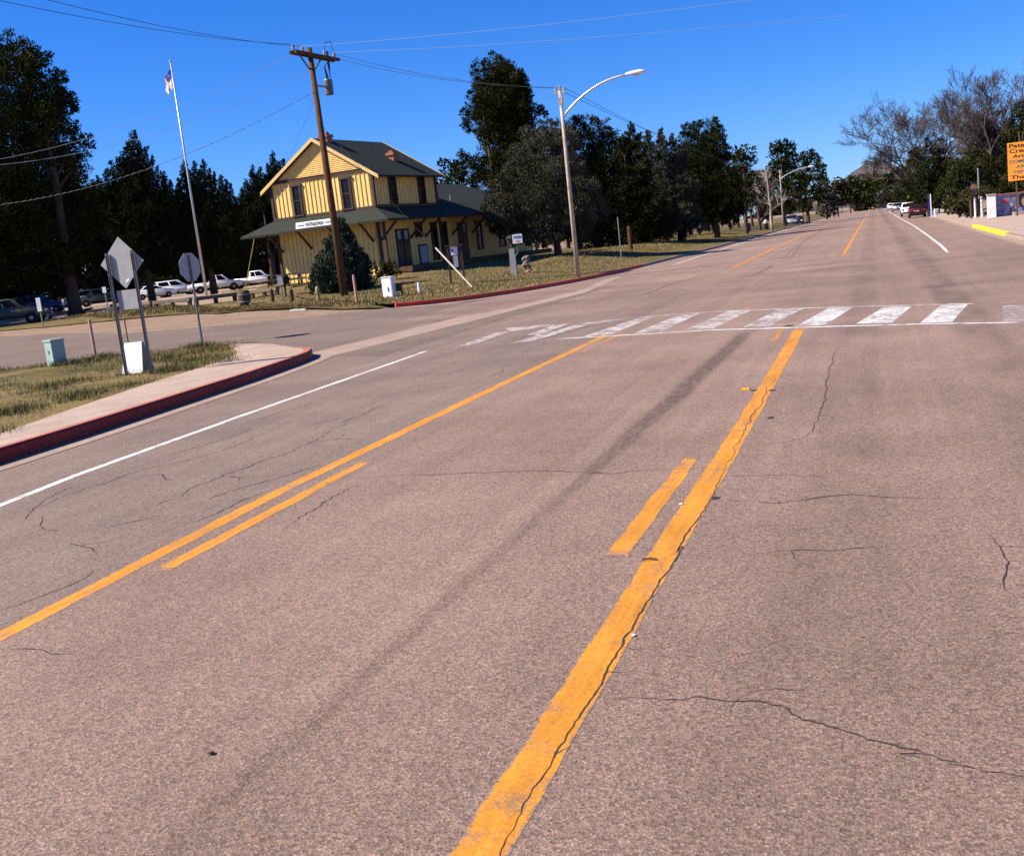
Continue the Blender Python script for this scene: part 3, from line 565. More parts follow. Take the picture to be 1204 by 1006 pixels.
# dense evergreens further back
bgs = [(-50,215,60),(10,228,55),(60,205,40),(108,212,36),(150,226,36),(195,222,36),(232,240,34),(270,236,30),(300,240,28),(335,246,26)]
for i, (x, y, r) in enumerate(bgs):
    lab = ['dark evergreen at the far left edge behind the huge pine', 'dark evergreen behind the dim parked cars at far left', 'dark evergreen just right of the huge pine trunk', 'dark evergreen between huge pine and pointed cypress', 'dark evergreen hidden behind the pointed cypress', 'dark evergreen behind the white sedan', 'dark evergreen behind the stop sign', 'dark evergreen behind the grey pickup', 'dark evergreen behind the white pickup', 'dark evergreen against the left wall of the depot'][i]
    tree_px('evergreen_tree', lab, 136+(i*7) % 17, x, [(x-r*.4,y+30,r*.6),(x+r*.4,y+26,r*.6),(x,y+12,r*.42),(x,y+62,r*.8),(x-r*.6,y+80,r*.7),(x+r*.6,y+80,r*.7),(x,y+104,r*.7),(x-r*.6,347-.1096*x,15),(x+r*.6,347-.1096*x,15),(x,345-.1096*x,16)], 'darktree', 'rand', .36, 2.2, 40+i, .3, 'dark evergreens beyond the parking lot', by=335, asp=.5)
# depot neighbours
tree_px('pine_tree', 'tall lone pine rising above the low roof of the depot', 97, 590,
 [(575,125,20),(604,132,20),(580,155,18),(595,95,18),(572,100,14),(610,165,18),(583,80,14),(570,88,14),(598,88,14),(585,108,27),(612,96,13),(619,106,9),(562,112,12),(603,112,20),(551,131,10),(562,146,14),(547,146,6),(590,138,28),(572,162,14),(625,131,11),(637,131,7),(642,134,4),(606,160,26),(588,182,16),(543,182,6),(549,190,11),(540,201,10),(560,196,15),(534,208,7),(580,204,20),(600,205,26),(556,211,9)], 'pine', 'pine', .18, 3.0, 31, .34, nl=20, by=300, fat=1.1)
tree_px('juniper_tree', 'big rounded grey green juniper between the depot and the street lamp', 73, 657,
 [(588,228,14),(580,246,14),(592,262,17),(615,275,15),(640,278,14),(604,200,12),(646,154,15),(626,164,17),(662,162,18),(614,188,20),(640,188,28),(668,198,24),(600,218,22),(630,223,34),(665,232,30),(590,243,18),(610,253,25),(640,257,28),(672,258,24),(692,246,20),(583,258,11),(600,272,11),(655,274,14),(684,272,13)], 'juniper', 'up', .14, 2.8, 32, .25, nl=24, by=300, fat=1.12)
tree_px('conifer_tree', 'dark conifer with a flat bumpy top just right of the street lamp', 97, 705,
 [(688,284,14),(714,284,14),(680,268,18),(706,272,18),(728,266,18),(674,153,14),(690,150,14),(706,153,14),(719,160,11),(690,180,28),(712,192,26),(700,222,34),(690,250,25),(722,245,24),(728,178,14)], 'darktree', 'pine', .18, 2.4, 33, .3, by=290, fat=1.1)
tree_px('conifer_tree', 'dark conifer with a narrow point, second tree right of the street lamp', 96, 741,
 spire(742,144,270,3,30,9)+spire(733,158,270,4,24,7)+spire(752,157,270,3,26,7)+[(730,240,24),(760,245,26),(748,264,22),(765,266,18),(735,281,14),(757,280,13)], 'darktree', 'pine', .18, 2.4, 34, .34, by=290)
tree_px('juniper_tree', 'grey green wispy juniper with thin tips, left of the split top pine', 105, 800,
 spire(762,154,262,3,20,7)+spire(777,151,262,2.5,20,8)+spire(791,158,262,3,20,7)+spire(803,168,260,4,20,6)+[(770,250,18),(800,250,20),(785,262,18),(812,258,16),(778,275,13),(804,271,12),(822,264,11)], 'juniper', 'up', .18, 2.6, 35, .25, by=280)
tree_px('pine_tree', 'pine with a split tufted top standing over the park junipers', 112, 843,
 [(811,153,10),(803,160,7),(819,148,7),(835,148,11),(844,156,9),(851,163,5),(838,164,13),(826,176,20),(846,180,12),(853,172,4),(820,202,26),(845,208,22),(812,230,22),(840,238,20),(858,225,14),(826,252,14),(850,250,13),(866,246,11),(838,261,12),(858,256,10),(832,190,22),(815,185,16)], 'pine', 'pine', .18, 3.0, 36, .28, by=270, fat=1.1)
tree_px('pine_tree', 'thin open pine with a tall bare stem, near the bare sycamore', 125, 877,
 [(866,181,9),(874,177,8),(882,180,8),(886,190,6),(872,194,11),(864,206,12),(880,206,10),(874,222,12),(862,228,10),(868,238,11),(880,238,10),(874,248,8)], 'pine', 'pine', .38, 2.0, 37, .25, by=262)
tree_px('pine_tree', 'pine with a rounded top behind the second street lamp', 165, 922,
 [(912,174,8),(920,172,8),(929,174,7),(933,179,4),(915,186,11),(927,190,10),(918,204,16),(905,214,12),(926,226,15),(912,236,12)], 'pine', 'pine', .45, 3.0, 38, .3, by=255, fat=1.12)
tree_px('pine_tree', 'pine with a feathery slanting right side above the parked silver car', 185, 950,
 [(943,188,8),(951,184,8),(959,188,7),(964,196,6),(968,205,5),(971,213,4),(940,202,12),(955,204,12),(935,220,13),(955,222,14),(944,236,12),(962,226,8)], 'pine', 'pine', .48, 3.0, 39, .3, by=252, fat=1.12)
fl = [(892,215,12,145,'greybush','brown leafless thicket left of the bare sycamore'),(900,236,12,150,'greybush','brown thicket behind the bare sycamore trunk'),(972,232,12,230,'greybush','brown bare thicket beside the third street lamp'),(985,222,11,260,'darktree','dark roundish tree past the third street lamp'),(1000,220,11,330,'darktree','dark tree by the last street lamp'),(1014,222,14,420,'greentree','green tree at the far end of the street, left'),(1030,216,14,470,'greentree','tall green tree at the far end of the street, middle'),(1047,218,14,460,'greentree','green tree at the far end of the street, right'),
      (1040,232,9,440,'greybush','brownish tree low at the far end of the street'),(1058,214,16,300,'darktree','dark tree behind the far parked white car'),(1012,236,8,400,'darktree','low dark tree at the left far road edge'),(1062,232,10,260,'darktree','low dark tree behind the parked cars')]
for i, (x, y, r, D, mt, lab) in enumerate(fl):
    tree_px('street_tree', lab, D, x, [(x,y-r*.5,r*.7),(x-r*.6,y,r*.65),(x+r*.6,y,r*.65),(x,y+r*.7,r*.9),(x-r*.5,y+r*1.3,r*.6),(x+r*.5,y+r*1.3,r*.6)], mt, 'rand', D*.0032, 3.0, 60+i, .22, 'trees along the far street', by=246, asp=.5, nl=8)
pk = [(680,285,20,104),(720,280,18,118),(775,272,16,128),(812,266,14,140),(858,258,12,165),(885,256,10,190)]
for i, (x, y, r, D) in enumerate(pk):
    tree_px('park_tree', ['dark park tree behind the lamp post foot','dark park tree behind the bumpy conifer','dark park tree beyond the wispy juniper','dark park tree beyond the split top pine','dark park tree beyond the open pine','dark park tree behind the sycamore'][i], D, x, [(x-r,y-34,r),(x+r,y-36,r),(x,y-26,r*1.1),(x,y-48,r),(x-r*1.4,y-22,r*.7),(x+r*1.3,y-24,r*.7),(x-r*.9,y-13,r*.55),(x+r*.9,y-14,r*.55)], 'darktree', 'rand', .34, 2.4, 80+i, .26, 'shaded trees deeper in the park', by=270, asp=.5, nl=10)
rr = random.Random(21); protos = [o for o in COL.objects if o.name.startswith('park_tree') and o.parent is None]
spots = [(-40, 96), (-52, 104), (-33, 112), (-45, 122), (-60, 126), (-30, 132), (-38, 145), (-52, 150), (-27, 158), (-42, 172), (-33, 190), (-55, 185), (-26, 214), (-40, 225), (-30, 250), (-50, 262), (-24, 285), (-38, 310), (-28, 345), (-45, 370), (-25, 400), (-36, 440), (-24, 470), (-20, 520), (-70, 150), (-85, 165), (-70, 185), (-100, 175), (-115, 160), (-130, 150), (-95, 200), (-65, 215), (-62, 146), (-40, 96), (-80, 205), (-58, 235), (-75, 250), (-62, 285), (-52, 320), (-110, 210), (-130, 190), (-145, 175), (-36, 102), (-31, 118), (-29, 140), (-25, 178), (-24, 200), (-90, 145), (-65, 50), (-69, 58), (-72, 66), (-79, 72), (-76, 60), (-80, 80), (-62, 43)]
for i, (x, y) in enumerate(spots):
    c = copy_tree(protos[i % len(protos)]); x += rr.uniform(-3, 3); y += rr.uniform(-4, 4); c.location = (x, y, g1(x, y)); c.rotation_euler = (0, 0, rr.uniform(0, 6.28)); sc_ = rr.uniform(.85, 1.35)*(1.75 if i > len(spots)-8 else 1); c.scale = (sc_, sc_, sc_*rr.uniform(.9, 1.2))
    c['label'] = 'dark evergreen deep in the park, merging into the shaded mass of crowns'; c['group'] = 'evergreens merging into the dark park background'
# depot shrubs
tree_px('juniper_bush', 'bluish juniper bush in front of the depot behind the utility pole', 56, 402,
 spire(401,256,338,4,26,8)+spire(388,282,340,4,20,6)+spire(415,276,340,4,20,6)+spire(430,300,340,4,13,5)+spire(375,302,340,4,13,5)+[(400,318,26),(385,332,16),(420,332,16)], 'bluejuniper', 'up', .17, 3.6, 51, .16, cat='bush', nl=12, by=345)
tree_px('garden_bush', 'low loose green bush beside the right front corner of the depot', 60, 456, [(448,315,8),(458,312,9),(466,318,7),(455,322,8),(444,322,6)], 'hedge', 'rand', .2, 2.2, 52, .06, cat='bush', nl=6, by=322)
# right hand side
def hedge_group():
    tree_px('evergreen_tree', 'dark evergreen under the bare crown behind the maroon car', 128, 1102,
     [(1077,186,13),(1094,172,13),(1104,186,14),(1085,203,22),(1108,208,18),(1070,222,14),(1094,228,20),(1078,232,12),(1108,232,14)], 'darktree', 'rand', .26, 2.6, 91, .28, by=246, asp=.5)
    tree_px('leafy_tree', 'broad green tree spilling over the right hand walk', 98, 1136,
     [(1130,200,17),(1150,192,18),(1123,222,15),(1142,222,20),(1162,212,18),(1115,238,9),(1132,241,9),(1118,208,10)], 'hedge', 'droop', .2, 2.6, 92, .2, by=250, asp=.5)
    tree_px('leafy_tree', 'grey green tree between the bare crown and the orange sign', 112, 1165, [(1150,180,20),(1165,165,20),(1140,195,16),(1178,182,20),(1168,205,22),(1155,150,12)], 'greybush', 'up', .3, 2.4, 93, .25, by=250)
    tree_px('evergreen_tree', 'dark evergreen cut by the right edge behind the orange sign', 100, 1205, [(1203,130,12),(1210,150,22),(1192,158,13),(1205,178,24),(1188,185,16),(1200,205,24),(1222,130,22),(1225,180,30),(1178,215,15),(1190,224,14)], 'darktree', 'rand', .24, 2.6, 94, .3, by=255, asp=.5)
    tree_px('hedge', 'low dark hedge above the mural wall', 88, 1192, [(1176,222,9),(1190,222,9),(1204,220,10),(1218,218,10),(1184,228,7),(1198,227,7)], 'hedge', 'rand', .22, 2.6, 95, .05, cat='hedge', by=252, nl=4, asp=.5)
    tree_px('shrub', 'dark low shrub mass left of the white gate posts', 92, 1128, [(1116,246,7),(1125,244,8),(1135,244,8),(1143,247,6),(1130,249,5)], 'hedge', 'rand', .2, 3.2, 96, .05, cat='bush', by=255, nl=4, asp=.5)
    tree_px('shrub', 'sunlit green shrub at the foot of the white gate posts', 86, 1150, [(1141,251,4),(1149,250,5),(1156,251,4),(1137,253,3)], 'greentree', 'rand', .16, 3.0, 97, .04, cat='bush', by=257, nl=3, asp=.5)
    tree_px('shrub', 'greyish rounded shrub behind the gate posts', 97, 1134, [(1131,239,5),(1137,239,5),(1128,241,4)], 'greybush', 'rand', .16, 3.4, 98, .04, cat='bush', by=255, nl=3, asp=.5)
hedge_group()
def bare_tree(name, label, D, bx, by, hgt, spread, seed, mat, levels=6, up=.5, r0=.3, lean=(0, 0), group=None, straight=False):
    q = random.Random(seed); b0 = base(bx, D, by); t = thing(name, label, 'tree', b0, 0, group); tr, cr = MB(), MB()
    def grow(p, d, L, r, lv):
        n = 3; pts = [p]; dd = d.copy()
        for i in range(n):
            dd = (dd+Vector((q.gauss(0, .13), q.gauss(0, .13), q.gauss(.03*up, .08)))).normalized(); pts.append(pts[-1]+dd*L/n)
        (tr if lv == 0 else cr).tube(pts, [r*(1-.4*i/n) for i in range(n+1)], 7 if lv < 2 else (4 if lv < 4 else 3), cap=False)
        if lv >= levels: return
        k = q.choice((2, 3, 3)) if lv < levels-3 else q.choice((3, 3, 4))
        for j in range(k):
            src = pts[-1] if j < 2 else pts[q.choice((1, 2))]
            sp = spread*(1 if lv else 1.1)
            nd = (dd+Vector((q.gauss(0, sp), q.gauss(0, sp), q.gauss(.12*up, sp*.55)))).normalized()
            if nd.z < -.15: nd.z *= -.3
            grow(src, nd.normalized(), L*q.uniform(.62, .86), max(.017, r*q.uniform(.48, .66)), lv+1)
    if straight:
        pts = [Vector((lean[0]*i/8+q.gauss(0, .05), lean[1]*i/8+q.gauss(0, .05), hgt*i/8-.1)) for i in range(9)]; tr.tube(pts, [r0*(1-.85*i/8) for i in range(9)], 8)
        for i in range(14):
            z = hgt*q.uniform(.28, .9); a = q.uniform(0, 6.28); k = z/hgt*8; p = pts[int(k)].lerp(pts[min(8, int(k)+1)], k-int(k))
            grow(p, Vector((math.cos(a), math.sin(a), .5)).normalized(), hgt*.16*(1.25-z/hgt), r0*.3*(1.1-z/hgt), levels-3)
    else:
        k = q.choice((3, 4)); grow(Vector((0, 0, -.2)), Vector((lean[0], lean[1], 1)).normalized(), hgt*.22, r0, 0)
        for i in range(k):
            a = 6.28*i/k+q.uniform(-.4, .4); grow(Vector((lean[0]*hgt*.2, lean[1]*hgt*.2, hgt*.18)), Vector((math.cos(a)*.75, math.sin(a)*.75, 1)).normalized(), hgt*.25, r0*.6, 1)
    tr.build('trunk', M[mat], t, smooth=True); cr.build('branches', M[mat], t); return t
bare_tree('bare_tree', 'wide leafless tree with a spreading crown behind the parked maroon car', 132, 1094, 246, 15.0, .45, 5, 'bark_grey', 8, .7, .34, (-.28, 0))
bare_tree('bare_tree', 'taller leafless tree left of the orange sign', 112, 1172, 250, 14.2, .40, 8, 'bark_grey', 8, 1.0, .3)
bare_tree('bare_tree', 'leafless tree leaning over the far parked cars', 165, 1092, 245, 11, .42, 14, 'bark_grey', 6, .3, .25, (-.5, 0))
bare_tree('sycamore_tree', 'leafless sycamore with a pale straight trunk left of the second lamp', 138, 908, 264, 8.6, .34, 3, 'bark_pale', 5, .5, .20, (-.35, 0), straight=True)
bare_tree('bare_tree', 'thin leafless grey tree behind the sycamore', 150, 892, 262, 8.2, .36, 17, 'bark_grey', 6, .8, .16)
# ------------------------------------------------------------------ hills
def hill(name, prof, D, depth, seed):
    px = np.linspace(prof[0][0], prof[-1][0], 90); py = np.interp(px, [p[0] for p in prof], [p[1] for p in prof]); q = np.random.default_rng(seed); V = []; nv = 26
    rg = np.convolve(q.normal(size=120), np.ones(6)/6, 'same')
    for j in range(nv):
        t = j/(nv-1)*2-1
        for i in range(len(px)):
            d = D+t*depth; s = max(0, 1-abs(t+.12*rg[i+8]))**.9; A = dep(px[i], 240, D); top = dep(px[i], py[i], D).z+20
            z = -20+top*s*(1+.05*rg[(i*3+j*5) % 110])
            V.append((A.x+fwd[0]*t*depth+q.normal()*4, A.y+fwd[1]*t*depth, z))
    n = len(px); k = NB(name+'_rock', .95, .05); nn = k.noise(.004, 8, rough=.65); sl_ = k.noise(.02, 5)
    mt = k.col(k.scale(k.mix(k.rng(nn, .4, .62), (.095, .074, .078), (.052, .050, .056)), k.rng(sl_, .3, .7, .75, 1.2)))
    o = mesh_np(name, V, [(j*n+i, j*n+i+1, (j+1)*n+i+1, (j+1)*n+i) for j in range(nv-1) for i in range(n-1)], mt, smooth=False); o['kind'] = 'structure'
hill('hill', [(900,246),(955,232),(985,215),(1000,206),(1009,203),(1013,197),(1019,192),(1027,189.5),(1036,192),(1046,198),(1056,201),(1070,206),(1090,214),(1130,232)], 3600, 620, 4)
# ------------------------------------------------------------------ the depot
TH = R(8.2); O = Vector((-27.68, 60.026, 1.319))
dp = thing('railway_depot', 'two storey yellow board and batten railway depot with dark roofs beyond the lawn', 'building', O, 0)
ra = Vector((math.sin(TH), math.cos(TH), 0)); rb = Vector((-math.cos(TH), math.sin(TH), 0))
def L(b, a, z): v = rb*b+ra*a; return (v.x, v.y, z)                 # b: across the gable to the left, a: back along the ridge
def batten(name, c):
    k = NB(name, .7, .25); o = k.obj()
    return k
yel = plain('cream_yellow_boards', (.82, .56, .18), .65, .09, 2); yel2 = plain('cream_yellow_clapboard', (.80, .52, .165), .65, .07, 2)
def wallpoly(mb, pts, th=.12, back=(0, 0, 0)):
    pts = [Vector(p) for p in pts]; mb.prism(pts, (0, 0, 0), back)
Wd, Ld, Zf, Ze, Zr = 7.35, 7.2, 3.66, 5.72, 8.0
ins_a = tuple(ra*.15); ins_b = tuple(rb*.15); ins_c = tuple(-ra*.15); ins_d = tuple(-rb*.15)
# upper storey box and gables, long ground floor box
w = MB()
wallpoly(w, [L(0, 0, 3.0), L(Wd, 0, 3.0), L(Wd, 0, Ze), L(Wd/2, 0, Ze+.62*Wd/2), L(0, 0, Ze)], back=ra*.15)
wallpoly(w, [L(0, Ld, 3.0), L(Wd, Ld, 3.0), L(Wd, Ld, Ze), L(Wd/2, Ld, Ze+.62*Wd/2), L(0, Ld, Ze)], back=-ra*.15)
wallpoly(w, [L(0, .15, 3.0), L(0, Ld-.15, 3.0), L(0, Ld-.15, Ze), L(0, .15, Ze)], back=rb*.15)
wallpoly(w, [L(Wd, .15, 3.0), L(Wd, Ld-.15, 3.0), L(Wd, Ld-.15, Ze), L(Wd, .15, Ze)], back=-rb*.15)
LL = 21.0
wallpoly(w, [L(0, -.004, -.6), L(Wd, -.004, -.6), L(Wd, -.004, 3.5), L(0, -.004, 3.5)], back=ra*.2)
wallpoly(w, [L(-.004, .2, -.6), L(-.004, LL-.2, -.6), L(-.004, LL-.2, 3.5), L(-.004, .2, 3.5)], back=rb*.2)
wallpoly(w, [L(Wd, .2, -.6), L(Wd, LL-.2, -.6), L(Wd, LL-.2, 3.5), L(Wd, .2, 3.5)], back=-rb*.2)
wallpoly(w, [L(0, LL, -.6), L(Wd, LL, -.6), L(Wd, LL, 3.5), L(0, LL, 3.5)], back=-ra*.2)
walls = w.build('wall', yel, dp)
b_ = MB()
def battens_front(z0, z1, x0, x1, a=0.0, step=.305, skip=()):
    x = x0
    while x < x1:
        if not any(s0 < x < s1 for s0, s1 in skip): b_.box(L(x, a-.02, (z0+z1)/2), (.05, .035, z1-z0), -TH)
        x += step
def battens_side(z0, z1, a0, a1, skip=()):
    x = a0
    while x < a1:
        if not any(s0 < x < s1 for s0, s1 in skip): b_.box(L(-.02, x, (z0+z1)/2), (.035, .05, z1-z0), -TH)
        x += .305
mbat = plain('batten_strips', (.70, .46, .135), .65, .08, 2)
battens_front(3.70, 5.84, .22, Wd-.1, skip=((1.4, 2.32), (5.05, 5.9))); b_.build('batten', mbat, walls); b_ = MB(); battens_front(-.3, 2.9, .22, Wd-.1); b_.build('batten', mbat, walls); b_ = MB()
battens_side(3.72, 5.66, .2, Ld-.1, skip=((1.55, 2.5), (5.0, 5.95))); b_.build('batten', mbat, walls); b_ = MB(); battens_side(-.2, 2.85, .2, 20, skip=((1.6, 3.3), (5.9, 8.1), (9.4, 10.9))); b_.build('batten', mbat, walls)
cb = MB()                                             # clapboard courses of the gable
z = 6.02
while z < 7.9:
    hw = (Ze+.62*Wd/2-z)/.62-.04
    if hw > .15: cb.box(L(Wd/2, -.012, z), (2*hw, .024+.0, .035), -TH)
    z += .11
cb.build('clapboard', yel2, walls)
# trims
tr = MB()
tr.box(L(Wd/2, -.045, 5.90), (Wd+.1, .10, .13), -TH); tr.box(L(Wd/2, -.05, 6.0), (Wd+.12, .14, .05), -TH)
tr.box(L(Wd/2, -.05, 3.74), (Wd+.12, .12, .14), -TH); tr.box(L(-.05, Ld/2, 3.78), (.10, Ld, .12), -TH)
for b, a in ((-.02, -.02), (Wd+.02, -.02), (-.02, Ld+.02)): tr.box(L(b, a, 4.6), (.16, .16, 2.1), -TH); tr.box(L(b, a, 1.3), (.17, .17, 3.4), -TH)
tr.build('trim', M['brown'], dp)
def window(b0, b1, z0, z1, side='f', a=0.0, sash=True):
    f, g = MB(), MB(); c = (b0+b1)/2; wd = b1-b0; zc = (z0+z1)/2; hh = z1-z0
    if side == 'f':
        for s in (-1, 1): f.box(L(c+s*(wd/2+.02), -.06, zc), (.10, .11, hh+.1), -TH)
        f.box(L(c, -.065, z1+.07), (wd+.30, .13, .12), -TH); f.box(L(c, -.075, z0-.06), (wd+.28, .17, .08), -TH)
        g.box(L(c, -.03, zc), (wd, .05, hh), -TH); f.box(L(c, -.06, zc), (wd, .05, .05), -TH)
    else:
        for s in (-1, 1): f.box(L(-.06, c+s*(wd/2+.02), zc), (.11, .10, hh+.1), -TH)
        f.box(L(-.065, c, z1+.07), (.13, wd+.30, .12), -TH); f.box(L(-.075, c, z0-.06), (.17, wd+.28, .08), -TH)
        g.box(L(-.03, c, zc), (.05, wd, hh), -TH); f.box(L(-.06, c, zc), (.05, wd, .05), -TH)
    o = f.build('window', M['brown'], dp); g.build('pane', M['glass'], o)
window(1.56, 2.14, 3.86, 5.55); window(5.20, 5.76, 3.86, 5.55)
window(1.72, 2.36, 3.84, 5.6, 's'); window(5.12, 5.78, 3.84, 5.6, 's')
window(6.05, 6.65, .35, 2.5, 's'); window(7.3, 7.95, .35, 2.5, 's'); window(12.2, 12.8, .7, 2.4, 's'); window(15.5, 16.3, .7, 2.4, 's')
window(4.15, 4.78, 1.86, 2.55, 's')
def door(a0, a1, z1):
    d = MB(); d.box(L(-.05, (a0+a1)/2, z1/2-.05), (.08, a1-a0, z1), -TH); o = d.build('door', M['brown'], dp)
    g = MB(); g.box(L(-.1, a1-.42, z1-.42), (.03, .32, .5), -TH); g.build('door_pane', M['gray'], o)
    g = MB()
    for k in range(2): g.box(L(-.1, a1-.54+.24*k, z1*.40), (.03, .08, z1*.36), -TH)
    g.build('door_panel', plain('door_panel_paint', (.22, .13, .07), .6), o)
door(1.75, 2.45, 2.4); door(2.5, 3.25, 2.4); door(9.5, 10.75, 2.55)
nb_ = MB(); nb_.box(L(-.06, 4.7, .68), (.08, 1.02, 1.26), -TH); o = nb_.build('notice_board', M['brown'], dp)
nb_ = MB(); nb_.box(L(-.112, 4.7, .68), (.02, .84, 1.06), -TH); nb_.build('poster', M['gray'], o)
# roofs (solid slabs with thickness)
roofm = NB('grey_green_shingles', .9, .2); ro = roofm.obj(); n_ = roofm.noise(6, 5, ro); n2_ = roofm.noise(40, 3, ro); roofm.bump(n2_, .6, .02)
M['roof'] = roofm.col(roofm.scale((.028, .031, .024), roofm.ma('ADD', roofm.rng(n_, .3, .7, .78, 1.2), roofm.rng(n2_, .3, .7, -.22, .22))))
def slab(mb, pts, th=.12):
    mb.prism([Vector(p) for p in pts], (0, 0, 0), (0, 0, -th))
rf = MB(); s = .62; ov = .62; e = .27; zt = Ze+.62*Wd/2+.16
for sd in (1, -1):
    bb = Wd/2-sd*(Wd/2+ov)
    slab(rf, [L(Wd/2, -e, zt), L(Wd/2, Ld+e, zt), L(bb, Ld+e, zt-s*(Wd/2+ov)), L(bb, -e, zt-s*(Wd/2+ov))])
roof = rf.build('roof', M['roof'], dp)
bg_ = MB()                                            # bargeboards
for aa in (-e-.03, Ld+e+.03):
    for sd in (1, -1):
        bb = Wd/2-sd*(Wd/2+ov+.03); bg_.prism([L(Wd/2, aa, zt+.03), L(Wd/2, aa, zt-.19), L(bb, aa, zt-.19-s*(Wd/2+ov+.03)), L(bb, aa, zt+.03-s*(Wd/2+ov+.03))], -ra*.03, ra*.027)
bg_.build('bargeboard', plain('pale_yellow_bargeboard', (.66, .46, .19), .6, .05), dp)
def chimney(b, a, z0, z1, w_):
    c = MB(); c.box(L(b, a, (z0+z1)/2), (w_, w_, z1-z0), -TH); c.box(L(b, a, z1-.1), (w_+.12, w_+.12, .16), -TH); c.box(L(b, a, z1+.06), (w_*.6, w_*.6, .14), -TH); c.build('chimney', M['brick'], roof)
chimney(3.55, 1.0, 7.6, 8.38, .55); chimney(1.35, 4.7, 6.2, 7.12, .5)
# lower roof: long wing with hipped far end, and the canopy that wraps round the gable end
lr = MB(); o1 = 1.72; zl = Zf+.05; ze = zl-.47*o1; rz_ = zl+.47*Wd/2
slab(lr, [L(-o1, -1.5, ze), L(-o1, LL+o1, ze), L(0.0, LL, zl), L(0.0, 0.0, zl)])
slab(lr, [L(Wd+o1, -1.5, ze), L(Wd+o1, LL+o1, ze), L(Wd, LL, zl), L(Wd, 0.0, zl)])
slab(lr, [L(-o1, -1.5, ze), L(Wd+o1, -1.5, ze), L(Wd, 0.0, zl), L(0.0, 0.0, zl)])
slab(lr, [L(-.003, Ld+.003, zl+.003), L(-.003, LL+.003, zl+.003), L(Wd/2, LL-Wd/2, rz_), L(Wd/2, Ld+.003, rz_)]); slab(lr, [L(Wd+.003, Ld+.003, zl+.003), L(Wd+.003, LL+.003, zl+.003), L(Wd/2, LL-Wd/2, rz_), L(Wd/2, Ld+.003, rz_)])
slab(lr, [L(-o1, LL+o1+.003, ze), L(Wd+o1, LL+o1+.003, ze), L(Wd/2, LL-Wd/2, rz_+.004)])
lr.build('canopy_roof', M['roof'], dp)
br = MB()
def bracket(p, out): # p wall point (b,a), out direction vector in (b,a)
    b, a = p; br.bar(L(b, a, 1.75), L(b+out[0]*1.25, a+out[1]*1.25, 2.86), .11); br.bar(L(b, a, 2.95), L(b+out[0]*1.5, a+out[1]*1.5, 2.84), .10); 
for a in (.1, 3.4, 5.2, 8.7, 11.5, 14.5, 17.5, 20.5): bracket((-.06, a), (-1, 0))
for b in (.4, 2.6, 4.9, 7.1): bracket((b, -.06), (0, -1))
br.box(L(-.9, -.8, 1.15), (.15, .15, 3.4), -TH)
br.build('bracket', M['brown'], dp)
sg = MB(); sg.box(L(3.55, -1.28, 3.16), (2.75, .06, .36), -TH, Matrix.Rotation(R(-12), 3, 'X')); so_ = sg.build('station_sign', M['white'], dp)
mw = Matrix.Translation(Vector(L(3.55, -1.345, 3.16))) @ Matrix.Rotation(-TH, 4, 'Z') @ Matrix.Rotation(R(78), 4, 'X')
text_mesh('lettering', 'PATAGONIA', .30, M['ink'], so_, mw, width=1.3)
for sx in (1.0, -1.0):
    a_ = MB()
    for k in range(4): a_.box(L(3.55+sx+.12*(k-1.5), -1.35, 3.16+.012*(k % 2)), (.07, .012, .08), -TH)
    a_.build('small_lettering', M['bluepaint'], so_)
pv = MB(); pv.tube([L(.9, 9.0, 4.0), L(.9, 9.0, 4.75)], .09, 8); pv.tube([L(.6, 10.2, 3.9), L(.6, 10.2, 4.35)], .07, 8); pv.build('vent_pipe', M['galv'], dp)
fb = MB(); fb.box(L(-1.0, 10, -.05), (2.0, 20, .3), -TH); fb.build('platform', M['timber'], dp)
# ------------------------------------------------------------------ vehicles
CAR = {
 'sedan': dict(W=1.78, prof=[(-2.25,.26),(-2.32,.55),(-2.25,.93),(-1.55,1.0),(-.95,1.40),(.30,1.43),(1.10,.99),(2.05,.84),(2.30,.60),(2.26,.26)], cab=(3, 4, 5, 6), wx=(-1.38, 1.38), wr=.32, inset=.20),
 'suv': dict(W=1.86, prof=[(-2.28,.34),(-2.34,.60),(-2.28,1.05),(-2.22,1.08),(-1.95,1.70),(.25,1.74),(1.0,1.10),(2.10,.98),(2.32,.70),(2.28,.34)], cab=(3, 4, 5, 6), wx=(-1.4, 1.42), wr=.37, inset=.17),
 'pickup': dict(W=1.92, prof=[(-2.85,.52),(-2.88,.85),(-2.85,1.08),(-.62,1.10),(-.52,1.76),(.70,1.78),(1.30,1.14),(2.55,1.02),(2.72,.75),(2.68,.42)], cab=(3, 4, 5, 6), wx=(-1.75, 1.75), wr=.40, inset=.17)}
